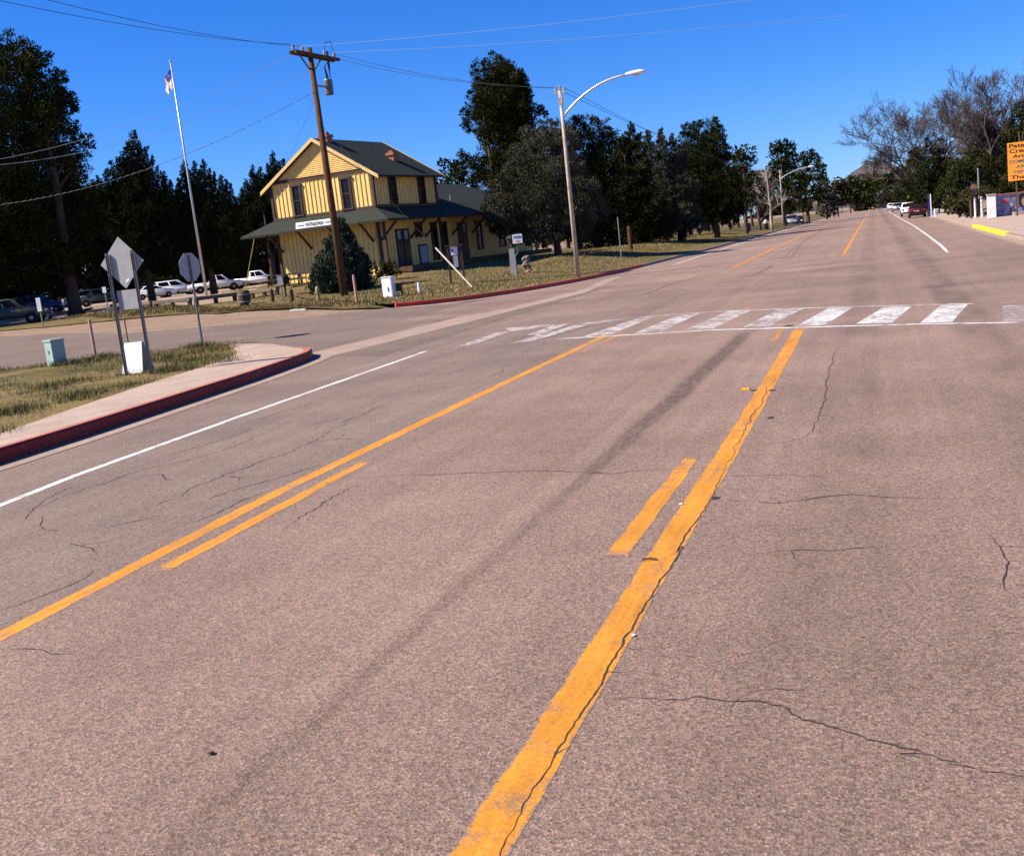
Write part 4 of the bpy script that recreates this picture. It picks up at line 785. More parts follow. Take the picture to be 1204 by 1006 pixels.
def make_car(kind, paint_, name, label, loc, rz, group=None, cat='car'):
    c = CAR[kind]; t = thing(name, label, cat, loc, rz, group); P = c['prof']; hw = c['W']/2; i0, i1, i2, i3 = c['cab']; n = len(P); bm = bmesh.new()
    def hwz(i): return hw-c['inset'] if i in (i1, i2) else (hw-.05 if P[i][1] < .4 or abs(P[i][0]) > 2.2 else hw)
    Lv = [bm.verts.new((x, hwz(i), z)) for i, (x, z) in enumerate(P)]; Rv = [bm.verts.new((x, -hwz(i), z)) for i, (x, z) in enumerate(P)]
    for i in range(n): j = (i+1) % n; bm.faces.new((Lv[i], Lv[j], Rv[j], Rv[i]))
    low = [i for i in range(n) if i not in (i1, i2)]
    for VV in (Lv, Rv): bm.faces.new([VV[i] for i in low]); bm.faces.new([VV[i] for i in (i0, i1, i2, i3)])
    bmesh.ops.recalc_face_normals(bm, faces=bm.faces)
    ed = [e_ for e_ in bm.edges if e_.calc_face_angle(0) > .15]
    bmesh.ops.bevel(bm, geom=ed, offset=.07, segments=3, affect='EDGES', clamp_overlap=True)
    me = bpy.data.meshes.new('body'); bm.to_mesh(me); bm.free(); me.materials.append(M[paint_]); me.polygons.foreach_set('use_smooth', [True]*len(me.polygons)); body = link(bpy.data.objects.new('body', me), t)
    A, B, C_, D_ = (Vector((P[i][0], 0, P[i][1])) for i in (i0, i1, i2, i3))
    def side(u, v, s): # point on the cabin side plane: u along, v up
        lo = A.lerp(D_, u); hi = B.lerp(C_, u); p = lo.lerp(hi, v); y = hw-.0-c['inset']*v*1.0; return Vector((p.x, s*(y+.012), p.z))
    for s_ in (-1, 1):
        for u0, u1 in (((.06, .47), (.53, .90)) if kind != 'pickup' else ((.08, .36), (.42, .88))):
            g = MB(); g.prism([side(u0, .12, s_), side(u1, .12, s_), side(u1 if u1 < .85 else u1-.05, .86, s_), side(u0, .86, s_)], (0, 0, 0), (0, -s_*.03, 0)); g.build('side_window', M['glass'], t)
    for nm, lo, hi in (('windshield', D_, C_), ('rear_window', A, B)):
        d = (hi-lo).normalized(); nr = Vector((d.z, 0, -d.x)); nr = nr if (nr.x > 0) == (nm == 'windshield') else -nr
        p, q_ = lo.lerp(hi, .12)+nr*.012, lo.lerp(hi, .88)+nr*.012; wl, wh = hw-.12-c['inset']*.12, hw-.10-c['inset']*.88
        g = MB(); g.prism([(p.x, -wl, p.z), (p.x, wl, p.z), (q_.x, wh, q_.z), (q_.x, -wh, q_.z)], (0, 0, 0), -nr*.03); g.build(nm, M['glass'], t)
    for wx in c['wx']:
        for s_ in (-1, 1):
            a = MB(); a.lathe([(c['wr']*.62, -.11), (c['wr']*.95, -.11), (c['wr'], -.06), (c['wr'], .06), (c['wr']*.95, .11), (c['wr']*.62, .11)], 18, (wx, s_*(hw-.09), c['wr']), 'Y'); wh_ = a.build('wheel', M['rubber'], t)
            a = MB(); a.lathe([(c['wr']*.1, -.118), (c['wr']*.6, -.10), (c['wr']*.6, .10), (c['wr']*.1, .118)], 12, (wx, s_*(hw-.09), c['wr']), 'Y'); a.build('rim', M['rim'], wh_)
    fx, rx = P[-2][0], P[1][0]
    for s_ in (-1, 1):
        g = MB(); g.box((fx-.05, s_*(hw-.28), P[-2][1]+.08), (.14, .36, .15)); g.build('headlight', M['lampglass'], t)
        g = MB(); g.box((rx+.045, s_*(hw-.2), P[1][1]+.25), (.12, .22 if kind != 'sedan' else .40, .22 if kind != 'sedan' else .14)); g.build('tail_light', M['redlens'], t)
        g = MB(); g.box((P[i3][0]-.15, s_*(hw+.08), P[i3][1]+.06), (.12, .16, .12)); g.build('wing_mirror', M[paint_], t)
    for xx, z in ((fx+.03, .45), (rx-.03, .48)): g = MB(); g.box((xx, 0, z), (.14, c['W']-.14, .18)); g.build('bumper', M['black'] if kind != 'pickup' else M['galv'], t, .03)
    g = MB(); g.box((rx-.01+(.0 if kind != 'pickup' else .02), 0, P[1][1]+.16), (.05, .32, .15)); g.build('number_plate', M['gray'], t)
    if kind == 'pickup':
        g = MB(); g.box((-1.75, 0, 1.085), (2.05, 1.55, .06)); g.build('cargo_bed', M['black'], t)
    return t
lr_ang = math.atan2(rt0[1], rt0[0])                   # facing right across the view
def car_at(px, py, D, *a, **k): return base(px, D, py, k.pop('dz', .03))
make_car('pickup', 'carwhite', 'pickup_truck', 'white extended cab pickup parked beside the left wall of the depot', base(301, 119, 330, .03), lr_ang+.12, cat='pickup')
make_car('pickup', 'carwhite', 'pickup_truck', 'white pickup half hidden by a dark tree trunk, behind the stop sign', base(254, 117, 336, .03), lr_ang+.35, cat='pickup')
make_car('suv', 'carwhite', 'parked_car', 'white estate car between the diamond sign and the stop sign', base(207, 120, 343, .03), lr_ang+.45)
make_car('sedan', 'carwhite', 'parked_car', 'white saloon showing just right of the diamond sign posts', base(181, 117, 346, .03), lr_ang+.5)
make_car('suv', 'carblue', 'parked_car', 'dim blue car in deep shade behind the white lot signs', base(48, 98, 362, .03), lr_ang+.2)
make_car('pickup', 'cartan', 'parked_car', 'dark vehicle in the shade at the left edge of the view', base(10, 72, 384, .03), lr_ang+.15)
make_car('suv', 'carblack', 'parked_car', 'black car barely visible behind the huge pine trunk', base(118, 112, 350, .03), lr_ang+.3)
make_car('suv', 'carsilver', 'parked_car', 'silver car parked facing us by the second street lamp', gp(931, 265.5, .0), R(-88))
make_car('sedan', 'carblack', 'parked_car', 'dark car parked just behind the silver one on the left', gp(931, 265.5, .0)+Vector((.5, 9, 0)), R(-88))
def rcar(kind, paint_, label, x, y, rz=90, name='parked_car'): return make_car(kind, paint_, name, label, Vector((x, y, .02)), R(rz))
rcar('sedan', 'maroon', 'maroon saloon seen from behind, nearest of the parked cars on the right', 4.5, 134)
rcar('suv', 'carwhite', 'white hatchback with dark windows parked just ahead of the maroon car', 4.1, 152)
rcar('suv', 'carsilver', 'grey car farther along the right kerb', 4.2, 235)
rcar('suv', 'carwhite', 'small white car farthest along the right kerb', 3.9, 290)
rcar('sedan', 'carsilver', 'pale car beyond the white hatchback, half hidden', 5.1, 188)
# ------------------------------------------------------------------ signs and furniture on the near verge
def zat(px, D, py):                                  # height above terrain of a photo point at depth D
    p = dep(px, py, D); return p.z-g1(p.x, p.y)
bR = gp(179.5, 439, .17); D_s = depth_of(bR)
bL = gp(155.5, 441, .17)
t = thing('warning_sign', 'bare grey back of a diamond road sign with a square plate on two posts', 'road sign', bR, 0)
dx = Vector((1, 0, 0)); topz = dep(146, 300, D_s).z-bR.z
PL, PR = Vector((-.62, .01, -.05)), Vector((0, 0, -.05))
apex = dep(140.5, 279, D_s)-bR; bot = dep(150.3, 339, D_s)-bR; zc = (apex.z+bot.z)/2; hd = (apex.z-bot.z)/2; cx_ = -.31
for p in (PL, PR):
    a = MB(); a.box((p.x, -.025, (zc+hd*.42)/2-.1), (.055, .03, zc+hd*.42+.2)); a.box((p.x-.024, -.047, (zc+hd*.42)/2-.1), (.008, .022, zc+hd*.42+.2)); a.box((p.x+.024, -.047, (zc+hd*.42)/2-.1), (.008, .022, zc+hd*.42+.2)); a.build('post', M['postgreen'], t)
a = MB(); a.prism([(cx_-hd, .01, zc), (cx_, .01, zc-hd), (cx_+hd, .01, zc), (cx_, .01, zc+hd)], (0, 0, 0), (0, .006, 0)); pn = a.build('diamond_panel', M['signback'], t, .0)
a = MB(); a.prism([(cx_+.03, -.0, zc-hd*.80), (cx_+.12, -.0, zc-hd*.70), (cx_+.12, 0, zc-hd*.60), (cx_+.03, -.0, zc-hd*.68)], (0, .004, 0), (0, .008, 0)); a.build('sticker', M['white'], pn)
for p_ in (PL, PR):
    for dz_ in (-.22, .18): a = MB(); a.lathe([(.014, -.012), (.014, .0)], 8, (p_.x, -.052, zc+dz_), 'Y'); a.build('bolt', M['galv'], pn)
zp = (dep(151, 352, D_s)-bR).z; a = MB(); a.box((cx_+.0, .012, zp), (.50, .006, .40)); a.build('supplementary_plate', M['signback'], t)
b = gp(238, 404, .03); D_ = depth_of(b); zc = dep(225.5, 314, D_).z-b.z; r_ = 16.2*D_/F
t = thing('stop_sign', 'grey back of an eight sided road sign on a single post at the verge corner', 'road sign', b, R(80))
a = MB(); a.box((0, .0, (zc+r_*.85)/2-.1), (.06, .035, zc+r_*.85+.2)); a.build('post', M['postgreen'], t)
a = MB(); a.prism([(r_/math.cos(R(22.5))*math.cos(R(22.5+45*k)), .022, zc+r_/math.cos(R(22.5))*math.sin(R(22.5+45*k))) for k in range(8)], (0, 0, 0), (0, .006, 0)); a.build('octagon_panel', M['signback'], t)
t = thing('sandwich_board', 'blank white folding board standing on the grass between the sign posts', 'sandwich board', gp(157, 440, .17)+Vector((-.18, .42, 0)), R(6)); hb = 36.5*D_s/F; wb = 28*D_s/F
for s_ in (-1, 1):
    a = MB(); a.prism([(-wb*.5, s_*.24, 0), (wb*.5, s_*.24, 0), (wb*.42, s_*.03, hb), (-wb*.42, s_*.03, hb)], (0, 0, 0), (0, s_*.012, 0)); a.build('panel', M['white'], t, .004)
a = MB(); a.prism([(wb*.455, -.22, .03), (wb*.455, .22, .03), (wb*.40, .02, hb*.97), (wb*.40, -.02, hb*.97)], (0, 0, 0), (.006, 0, 0)); a.build('end_shade_panel', M['cartan'], t)  # dark panel added for the shaded open end of the board
a = MB(); a.bar((wb*.43, -.20, hb*.2), (wb*.43, .20, hb*.2), .012); a.build('hinge_strap', M['galv'], t)
b = gp(68, 430, .10); D_ = depth_of(b); hb = 31*D_/F
t = thing('utility_cabinet', 'small pale green utility cabinet standing in the verge grass', 'utility box', b, R(-20))
a = MB(); a.box((0, 0, hb*.46), (.36, .36, hb*.94)); a.build('cabinet_body', M['utility'], t, .012); a = MB(); a.box((0, 0, hb*.97), (.40, .40, .06)); a.build('lid', M['utility'], t, .012)
a = MB(); a.box((.0, -.187, hb*.55), (.05, .02, .08)); a.build('latch', M['galv'], t)
def marker(px, py, top_py, label, rad=.04, mt='pink', dz=.08, name='marker_post', cat='post', group=None, lean=(0, 0)):
    b = gp(px, py, dz); D_ = depth_of(b); h_ = abs(py-top_py)*D_/F; o = MB(); o.lathe([(rad, -.2), (rad, h_-rad), (rad*.8, h_-.01), (rad*.3, h_)], 10)
    o = o.build(name, M[mt], None, smooth=False); o.location = b; o.rotation_euler = (lean[0], lean[1], 0); tag(o, label, cat, group); return o
marker(113, 423, 375, 'faded pink marker post in the verge between the green cabinet and the diamond sign')
marker(420, 358, 323, 'faded pink marker post beside the foot of the utility pole', .05)
marker(151, 404, 376, 'thin rusty stake seen between the two diamond sign posts', .018, 'timber', cat='stake', name='stake')
marker(493.5, 345, 332, 'short white post on the lawn right of the white cabinet', .07, 'white', cat='post', name='short_post')
marker(731, 308, 256, 'thin grey sign pole standing at the lawn edge right of the street lamp', .035, 'galv', cat='pole', name='sign_pole')
marker(742, 294, 266, 'brown timber post under the dark park conifers', .16, 'polewood', cat='post', name='timber_post')
# small signs of the parking lot
def lot_sign(px, base_py, sx, y0, y1, wpx, label, mt='white', D=None):
    b = gp(px, base_py, .03) if D is None else base(px, D, base_py); D_ = depth_of(b); zc = dep(sx, (y0+y1)/2, D_).z-b.z; hh = (y1-y0)*D_/F; ww = wpx*D_/F
    t = thing('lot_sign', label, 'sign', b, lr_ang-.15); a = MB(); a.tube([(0, 0, -.2), (0, 0, zc+hh*.4)], .035, 7); a.build('post', M['galv'], t)
    a = MB(); a.box((0, -.05, zc), (ww, .012, hh)); a.build('sign_panel', M[mt], t)
lot_sign(51, 385, 45.5, 350, 366, 5.5, 'tall narrow white sign on a post beside the dark left vehicle')
lot_sign(77, 371, 71, 352, 359, 3.2, 'smallest white lot sign, behind the broken rail', D=84)
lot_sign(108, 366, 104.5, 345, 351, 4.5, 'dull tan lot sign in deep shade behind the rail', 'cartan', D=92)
lot_sign(128.5, 373, 124.8, 337, 344, 4.6, 'white lot sign on a thin post left of the diamond sign')
lot_sign(333, 352, 331, 326, 335, 6.5, 'pale square sign on a post before the white pickup', 'gray')
# low timber rails
def rail(pxs, label, hpx=7):
    P = [gp(*p, .05) for p in pxs]; o0 = P[0]; t = thing('low_rail', label, 'rail', o0); D_ = depth_of(o0); th = .26
    a = MB()
    for i in range(len(P)-1): a.bar(P[i]-o0+Vector((0, 0, .38)), P[i+1]-o0+Vector((0, 0, .38)), th, .2)
    a.build('beam', M['rail'], t, .03)
    for i in range(len(P)-1):
        for k in (0.05, .5, .95):
            p = P[i].lerp(P[i+1], k)-o0; a = MB(); a.box((p.x, p.y, .1), (.18, .18, .5)); a.build('post', M['timber'], t)
rail([(34, 378.5), (84, 372)], 'short pale low rail before the dim blue car')
rail([(98, 371), (133, 367)], 'short pale low rail ending at the foot of the white lot sign')
rail([(136, 366.5), (180, 364)], 'low timber rail behind the diamond sign posts'); rail([(182, 363.8), (226, 360.5)], 'low timber rail below the white cars')
rail([(229, 360), (279, 353.5)], 'low timber rail left of the dark barrel'); rail([(296, 351.5), (328, 347.5)], 'low timber rail right of the dark barrel')
b = gp(288.5, 359, .03); D_ = depth_of(b); k = D_/F
t = thing('barrel', 'dark squat wooden barrel standing between two low rails', 'barrel', b); a = MB(); a.lathe([(6*k, -.05), (7*k, 4*k), (7.4*k, 9*k), (7*k, 14*k), (6.2*k, 17.5*k), (5.6*k, 17.5*k), (5.4*k, 15*k)], 16); a.build('staves', M['timber'], t, smooth=True)
for zz in (4.5, 13): a = MB(); a.lathe([(7.25*k, (zz-.7)*k), (7.35*k, zz*k), (7.25*k, (zz+.7)*k)], 16); a.build('hoop', M['galv'], t)
# hydrant
b = gp(375, 355, .03); k = depth_of(b)/F
t = thing('fire_hydrant', 'dull yellow fire hydrant standing in the dry grass left of the utility pole', 'hydrant', b, R(20))
a = MB(); a.lathe([(3.0*k, -.05), (3.0*k, 1.2*k), (2.1*k, 1.6*k), (2.1*k, 12*k), (2.6*k, 12.4*k), (2.6*k, 13.6*k)], 14); a.build('barrel', M['hydrant'], t)
a = MB(); a.lathe([(2.5*k, 13.6*k), (2.2*k, 16*k), (1.3*k, 17.6*k), (.6*k, 18*k), (.6*k, 19.4*k)], 14); a.build('bonnet', M['hydrant'], t)
for s_ in (-1, 1): a = MB(); a.tube([(s_*1.6*k, 0, 10.5*k), (s_*4.0*k, 0, 10.5*k)], [1.1*k, 1.2*k], 8); a.build('nozzle_cap', M['hydrant'], t)
a = MB(); a.tube([(0, -1.6*k, 9.5*k), (0, -4*k, 9.5*k)], [1.4*k, 1.5*k], 8); a.build('nozzle_cap', M['hydrant'], t)
# white electric cabinet with timber backing
b = gp(459, 351, .06); k = depth_of(b)/F
t = thing('electric_cabinet', 'white metal meter cabinet with brown backboard on the lawn near the kerb', 'cabinet', b, R(-8))
a = MB(); a.box((0, 0, 12.5*k), (14*k, 8*k, 25*k)); a.build('cabinet_body', M['white'], t, .015); a = MB(); a.box((0, -.2*k, 25.4*k), (15*k, 9*k, 1*k)); a.build('lid', M['white'], t)
a = MB(); a.box((0, -4.15*k, 13*k), (11.5*k, .35*k, 21*k)); dd = a.build('door', M['white'], t); a = MB(); a.box((1.5*k, -4.6*k, 11*k), (1.0*k, .6*k, 4.5*k)); a.build('handle', M['black'], dd)
a = MB(); a.box((2*k, 5.2*k, 12*k), (25*k, 1.2*k, 9*k)); a.box((-9*k, 6.2*k, 8*k), (1.6*k, 1.2*k, 17*k)); a.box((13*k, 6.2*k, 8*k), (1.6*k, 1.2*k, 17*k)); a.build('backboard', M['timber'], t)
# picnic table and grill near the depot corner
def picnic(px, D, label, rz):
    b = base(px, D, 345, .02); t = thing('picnic_table', label, 'table', b, rz, 'picnic tables by the depot')
    a = MB(); [a.box((0, -.32+.16*i, .74), (2.4, .14, .05)) for i in range(5)]; a.build('tabletop', M['rail'], t)
    for s_ in (-1, 1): a = MB(); a.box((0, s_*.72, .44), (2.4, .28, .05)); a.build('bench_seat', M['rail'], t)
    for s_ in (-1, 1):
        a = MB(); a.bar((s_*.9, -.75, 0), (s_*.9, -.22, .72), .1, .06); a.bar((s_*.9, .75, 0), (s_*.9, .22, .72), .1, .06); a.box((s_*.94, 0, .40), (.05, 1.6, .1)); a.box((s_*.94, 0, .69), (.05, .75, .1)); a.build('leg_frame', M['timber'], t)
picnic(337, 66, 'timber picnic table left of the other, before the depot wall', lr_ang+.05); picnic(357, 64, 'timber picnic table right of the other, beside the juniper bush', lr_ang-.04)
b = base(337, 58, 352, .02); t = thing('grill', 'round dark park grill on a post before the picnic tables', 'grill', b)
a = MB(); a.tube([(0, 0, -.1), (0, 0, .7)], .05, 8); a.build('post', M['black'], t); a = MB(); a.lathe([(.08, .62), (.26, .75), (.32, .95), (.26, 1.1), (.1, 1.2)], 14); a.build('bowl', M['black'], t, smooth=True)
for px_, lb in ((321, 'leftmost dark timber bollard before the picnic tables'), (344, 'dark timber bollard right of the park grill')): marker(px_, 355, 340, lb, .1, 'timber', .02, 'timber_bollard', 'bollard')
for px_, py_ in ((346, 365), (355, 364.5)):
    p = gp(px_, py_, .03); a = MB(); a.prism([(-.16, -.1, 0), (.17, -.07, 0), (.13, .11, 0), (-.1, .12, 0)], (0, 0, 0), (0, 0, .05)); o = a.build('litter', M['white']); o.location = p; tag(o, 'scrap of white paper on the dry grass left of the hydrant', 'litter', 'paper scraps on the grass')
# information kiosk
b = gp(531, 335.5, .05); k = depth_of(b)/F; t = thing('notice_kiosk', 'dark two post notice stand with two pale posters on the depot lawn', 'notice board', b, R(14))
hk = 45*k; wk = 16*k
for s_ in (0, 1): a = MB(); a.box((s_*wk, 0, hk/2-.1), (2.2*k, 2.2*k, hk+.2)); a.build('post', M['brown'], t)
a = MB(); a.box((wk/2, 0, hk+.5*k), (wk+5*k, 5*k, 1.5*k)); a.build('cap', M['brown'], t); a = MB(); a.box((wk/2, .2*k, 33*k), (wk-2*k, 1*k, 26*k)); pb = a.build('board', M['brown'], t)
a = MB(); a.box((wk/2-.5*k, -.5*k, 40*k), (8.5*k, .3*k, 11*k)); a.build('poster', M['white'], pb); a = MB(); a.box((wk/2+.3*k, -.5*k, 27*k), (5.5*k, .3*k, 13*k)); a.build('poster', M['gray'], pb); a = MB(); a.box((wk/2-2.5*k, -.75*k, 40*k), (2.5*k, .2*k, 3*k)); a.build('poster_mark', M['redpaint'], pb)
# stone pillar with planter, cairn, small white sign
b = gp(605, 323.5, .05); k = depth_of(b)/F; t = thing('stone_pillar', 'square concrete pillar topped by a dark bowl of plants and white blooms', 'monument', b, R(10))
a = MB(); v = [(-4.2, -4.2, -1), (4.2, -4.2, -1), (4.2, 4.2, -1), (-4.2, 4.2, -1), (-3.0, -3, 31), (3, -3, 31), (3, 3, 31), (-3, 3, 31)]; a.add([(p[0]*k, p[1]*k, p[2]*k) for p in v], [(3, 2, 1, 0), (4, 5, 6, 7), (0, 1, 5, 4), (1, 2, 6, 5), (2, 3, 7, 6), (3, 0, 4, 7)]); a.build('shaft', M['concrete'], t, .01)
a = MB(); a.lathe([(1*k, 31*k), (1.2*k, 37*k), (3*k, 38*k), (4.6*k, 41*k), (4.2*k, 41*k), (2*k, 40*k)], 12); a.build('bowl', M['timber'], t)
rg = np.random.default_rng(5); n = 160; C_ = rg.normal(size=(n, 3))*np.array([3.2, 2.4, 1.6])*k+np.array([0, 0, 43*k]); leaf_cloud('plant', C_, rg.normal(size=(n, 3)), np.full(n, 2.6*k), np.full(n, 1.1*k), M['greentree'], t, 5)
n = 40; C_ = rg.normal(size=(n, 3))*np.array([1.6, 1.2, 1.0])*k+np.array([-1.5*k, -1.5*k, 43.5*k]); leaf_cloud('bloom', C_, rg.normal(size=(n, 3)), np.full(n, 1.4*k), np.full(n, 1.2*k), M['white'], t, 6)
b = gp(609.5, 334, .05); k = depth_of(b)/F; t = thing('store_sign', 'little white sign with blue lettering on a thin pole in front of the pillar', 'sign', b, R(12)); zc = dep(615, 280, depth_of(b)).z-b.z
a = MB(); a.tube([(0, 0, -.1), (0, 0, zc*.62), (3.5*k, 0, zc*.7), (3.5*k, 0, zc)], .03, 7); a.build('pole', M['postgreen'], t); a = MB(); a.box((4.6*k, -.05, zc), (11.5*k, .02, 10.5*k)); sp = a.build('sign_panel', M['white'], t)
text_mesh('lettering', 'STORE', 3.4*k, M['bluepaint'], sp, Matrix.Translation((4.6*k, -.066, zc+1.8*k)) @ Matrix.Rotation(R(90), 4, 'X'), width=8.6*k)
a = MB(); a.prism([(1.9*k, -.064, zc-2.6*k), (3.6*k, -.064, zc-1.3*k), (3.6*k, -.064, zc-2.1*k), (7*k, -.064, zc-2.1*k), (7*k, -.064, zc-3.1*k), (3.6*k, -.064, zc-3.1*k), (3.6*k, -.064, zc-3.9*k)], (0, 0, 0), (0, -.006, 0)); a.build('arrow', M['orange'], sp)
b = gp(620, 322.5, .04); k = depth_of(b)/F; t = thing('cairn', 'knee high monument of piled fieldstones with pink flowers at its foot', 'monument', b)
q = random.Random(4); a = MB()
for i in range(26):
    z = i/26*19; r_ = 4.5*(1-z/40); an = q.uniform(0, 6.28); c = bmesh.new(); bmesh.ops.create_icosphere(c, subdivisions=1, radius=q.uniform(2.2, 3.4)*k)
    cc = Vector((math.cos(an)*r_*q.uniform(.3, 1)*k, math.sin(an)*r_*q.uniform(.3, 1)*k, (z+1.5)*k)); c.verts.ensure_lookup_table(); n0 = [v_.co*q.uniform(.8, 1.2)+cc for v_ in c.verts]; a.add(n0, [tuple(v_.index for v_ in f.verts) for f in c.faces]); c.free()
a.build('stones', M['rock'], t)
n = 120; C_ = rg.normal(size=(n, 3))*np.array([4.5, 2, .7])*k+np.array([.5*k, -5.5*k, 1.6*k]); leaf_cloud('flowers', C_, rg.normal(size=(n, 3)), np.full(n, 1.4*k), np.full(n, 1.0*k), M['flower'], t, 8)
for px_, py_, s_, lb in ((629.5, 318, 3, 'grey fieldstone lying just right of the cairn'), (635, 317.5, 2.6, 'rightmost small fieldstone beside the cairn')):
    p = gp(px_, py_, .05); c = bmesh.new(); bmesh.ops.create_icosphere(c, subdivisions=2, radius=s_*k); me = bpy.data.meshes.new('fieldstone'); [setattr(v_, 'co', Vector((v_.co.x*q.uniform(.9, 1.15), v_.co.y, v_.co.z*.8*q.uniform(.85, 1.1)))) for v_ in c.verts]; c.to_mesh(me); c.free(); me.materials.append(M['rock']); o = link(bpy.data.objects.new('fieldstone', me)); o.location = p; tag(o, lb, 'stone')
# ------------------------------------------------------------------ utility pole, lamps, flagpole, wires
ub = gp(406, 352, .05); D_u = 51.9; ub = base(406, D_u, 352); utop = dep(363, 57, D_u).z-ub.z; 
t = thing('utility_pole', 'tall weathered brown utility pole with crossarm and transformer before the depot', 'utility pole', ub)
lean = dep(364, 60, D_u)-ub; lx, ly = lean.x, lean.y
a = MB(); a.tube([(0, 0, -.3), (lx*.5, ly*.5, utop*.5), (lx, ly, utop)], [.19, .16, .12], 12); a.build('pole', M['polewood'], t, smooth=True)
arm = Vector((math.cos(R(84)), math.sin(R(84)), 0)); ac = Vector((lx, ly, utop-.32))+arm*.42
a = MB(); a.box(ac+Vector((.14, 0, 0)), (3.7, .11, .15), R(84)); a.box(ac+Vector((-.14, 0, 0)), (3.7, .11, .15), R(84)); xa = a.build('crossarm', M['timber'], t)
a = MB()
for s_ in (-1, 1): a.bar(Vector((lx, ly, utop-1.15)), ac+arm*(s_*1.0-.42), .05)
a.build('brace', M['timber'], t)
ins = []
for k_ in (-1.75, -1.0, .85, 1.7):
    p = ac+arm*k_; a = MB(); a.lathe([(.03, .06), (.07, .10), (.05, .16), (.085, .20), (.05, .27), (.07, .30), (.03, .36)], 10, p); a.build('insulator', M['concrete'], t, smooth=True); ins.append(p+Vector((0, 0, .34)))
tp = Vector((lx*.9, ly*.9, utop-1.75))+arm*1.05+Vector((.1, 0, 0))
a = MB(); a.lathe([(.19, -.36), (.21, -.31), (.21, .31), (.19, .36)], 16, tp); tf = a.build('transformer', M['postgreen'], t); a = MB(); a.tube([tp+Vector((0, 0, .42)), tp+Vector((-.08, 0, .95))], [.07, .04], 8); a.build('bushing', M['black'], tf)
a = MB(); a.bar(tp+Vector((0, 0, 0)), Vector((lx*.88, ly*.88, utop-1.75)), .09); a.build('bracket', M['galv'], t)
a = MB(); p = ac+arm*1.1; a.tube([p+Vector((0, 0, .35)), p+Vector((0, 0, -.5))], .05, 7); a.tube([p+Vector((0, 0, -.5)), p+Vector((0, 0, -.9)), tp+Vector((.1, 0, 1.15)), tp+Vector((-.08, 0, .95))], .018, 5); a.tube([ins[3], ins[3]+Vector((0, -.2, .5)), ins[2]+Vector((0, .2, .4)), ins[2]], .018, 5); a.build('fuse_cutout', M['black'], t)
TOPU = Vector(ub)
def lamp_post(name_b, D, htop_px, arm_len, rise, label, rad=.10, wood='silverwood', fork=True):
    b = name_b; t = thing('street_lamp', label, 'street lamp', b, 0, None); h_ = htop_px*D/F
    a = MB(); a.tube([(0, 0, -.2), (0, 0, h_*.5), (0, 0, h_)], [rad*1.15, rad*.95, rad*.75], 12); a.build('pole', M[wood], t, smooth=True)
    za = h_*.86; pts = []
    for i in range(13):
        u = i/12; pts.append((rad*.6+arm_len*(u**1.12), 0, za+rise*math.sin(u*math.pi/2)**.92))
    a = MB(); a.tube(pts, [.055]*9+[.05]*4, 8); a.build('arm', M['alu'], t, smooth=True)
    e_ = Vector(pts[-1]); a = MB(); n = 9; V = []
    prof = [(0, .05, .05), (.12, .10, .08), (.35, .16, .11), (.62, .17, .12), (.82, .13, .09), (.92, .05, .04)]
    for x, w_, h2 in prof:
        for k_ in range(12): an = 6.283*k_/12; V.append((e_.x-.05+x, math.cos(an)*w_, e_.z+.03+math.sin(an)*h2*(1.0 if math.sin(an) > 0 else .75)))
    a.add(V, [(i*12+k_, i*12+(k_+1) % 12, (i+1)*12+(k_+1) % 12, (i+1)*12+k_) for i in range(5) for k_ in range(12)]+[tuple(range(12)), tuple(60+k_ for k_ in range(12))]); hd_ = a.build('lamp_head', M['white'], t, smooth=True)
    a = MB(); a.lathe([(.13, -.13), (.10, -.17), (.04, -.19)], 12, (e_.x+.45, 0, e_.z+.05)); a.build('lens', M['lampglass'], hd_)
    if fork:
        a = MB(); a.box((0, 0, h_-.1), (.5, .09, .10)); a.box((0, .0, h_-.45), (.18, .18, .3)); a.build('crossarm', M[wood], t)
        for s_ in (-.2, 0, .2): a = MB(); a.lathe([(.03, 0), (.06, .05), (.04, .11), (.06, .15), (.02, .2)], 8, (s_, 0, h_-.05+(0.06 if s_ == 0 else 0))); a.build('insulator', M['concrete'], t)
    return b+Vector((0, 0, h_))
lb1 = gp(680, 327, .12); LT1 = lamp_post(lb1, depth_of(lb1), 214, 3.05, 1.40, 'nearest street lamp, tall pale pole with curved arm at the red kerb')
def lamp_b(px, D): p = base(px, D, 255); return Vector((-13.4, p.y, g1(-13.4, p.y)+.05))
def lamp_at(x_, px):                                 # distance along the road where a pole at offset x_ appears at photo column px
    d = ray(px, 255); return Vector((x_, x_*d[1]/d[0], g1(x_, x_*d[1]/d[0])))
lb2 = lamp_at(-12.6, 920.5); LT2 = lamp_post(lb2, depth_of(lb2), 66, 3.9, 1.2, 'second street lamp, beside the parked silver car')
lb3 = lamp_at(-12.6, 961.5); LT3 = lamp_post(lb3, depth_of(lb3), 42, 4.6, 1.3, 'third street lamp, half hidden by brown thicket')
lb4 = lamp_at(-12.6, 990.5); LT4 = lamp_post(lb4, depth_of(lb4), 26, 4.6, 1.3, 'last and smallest street lamp down the road')
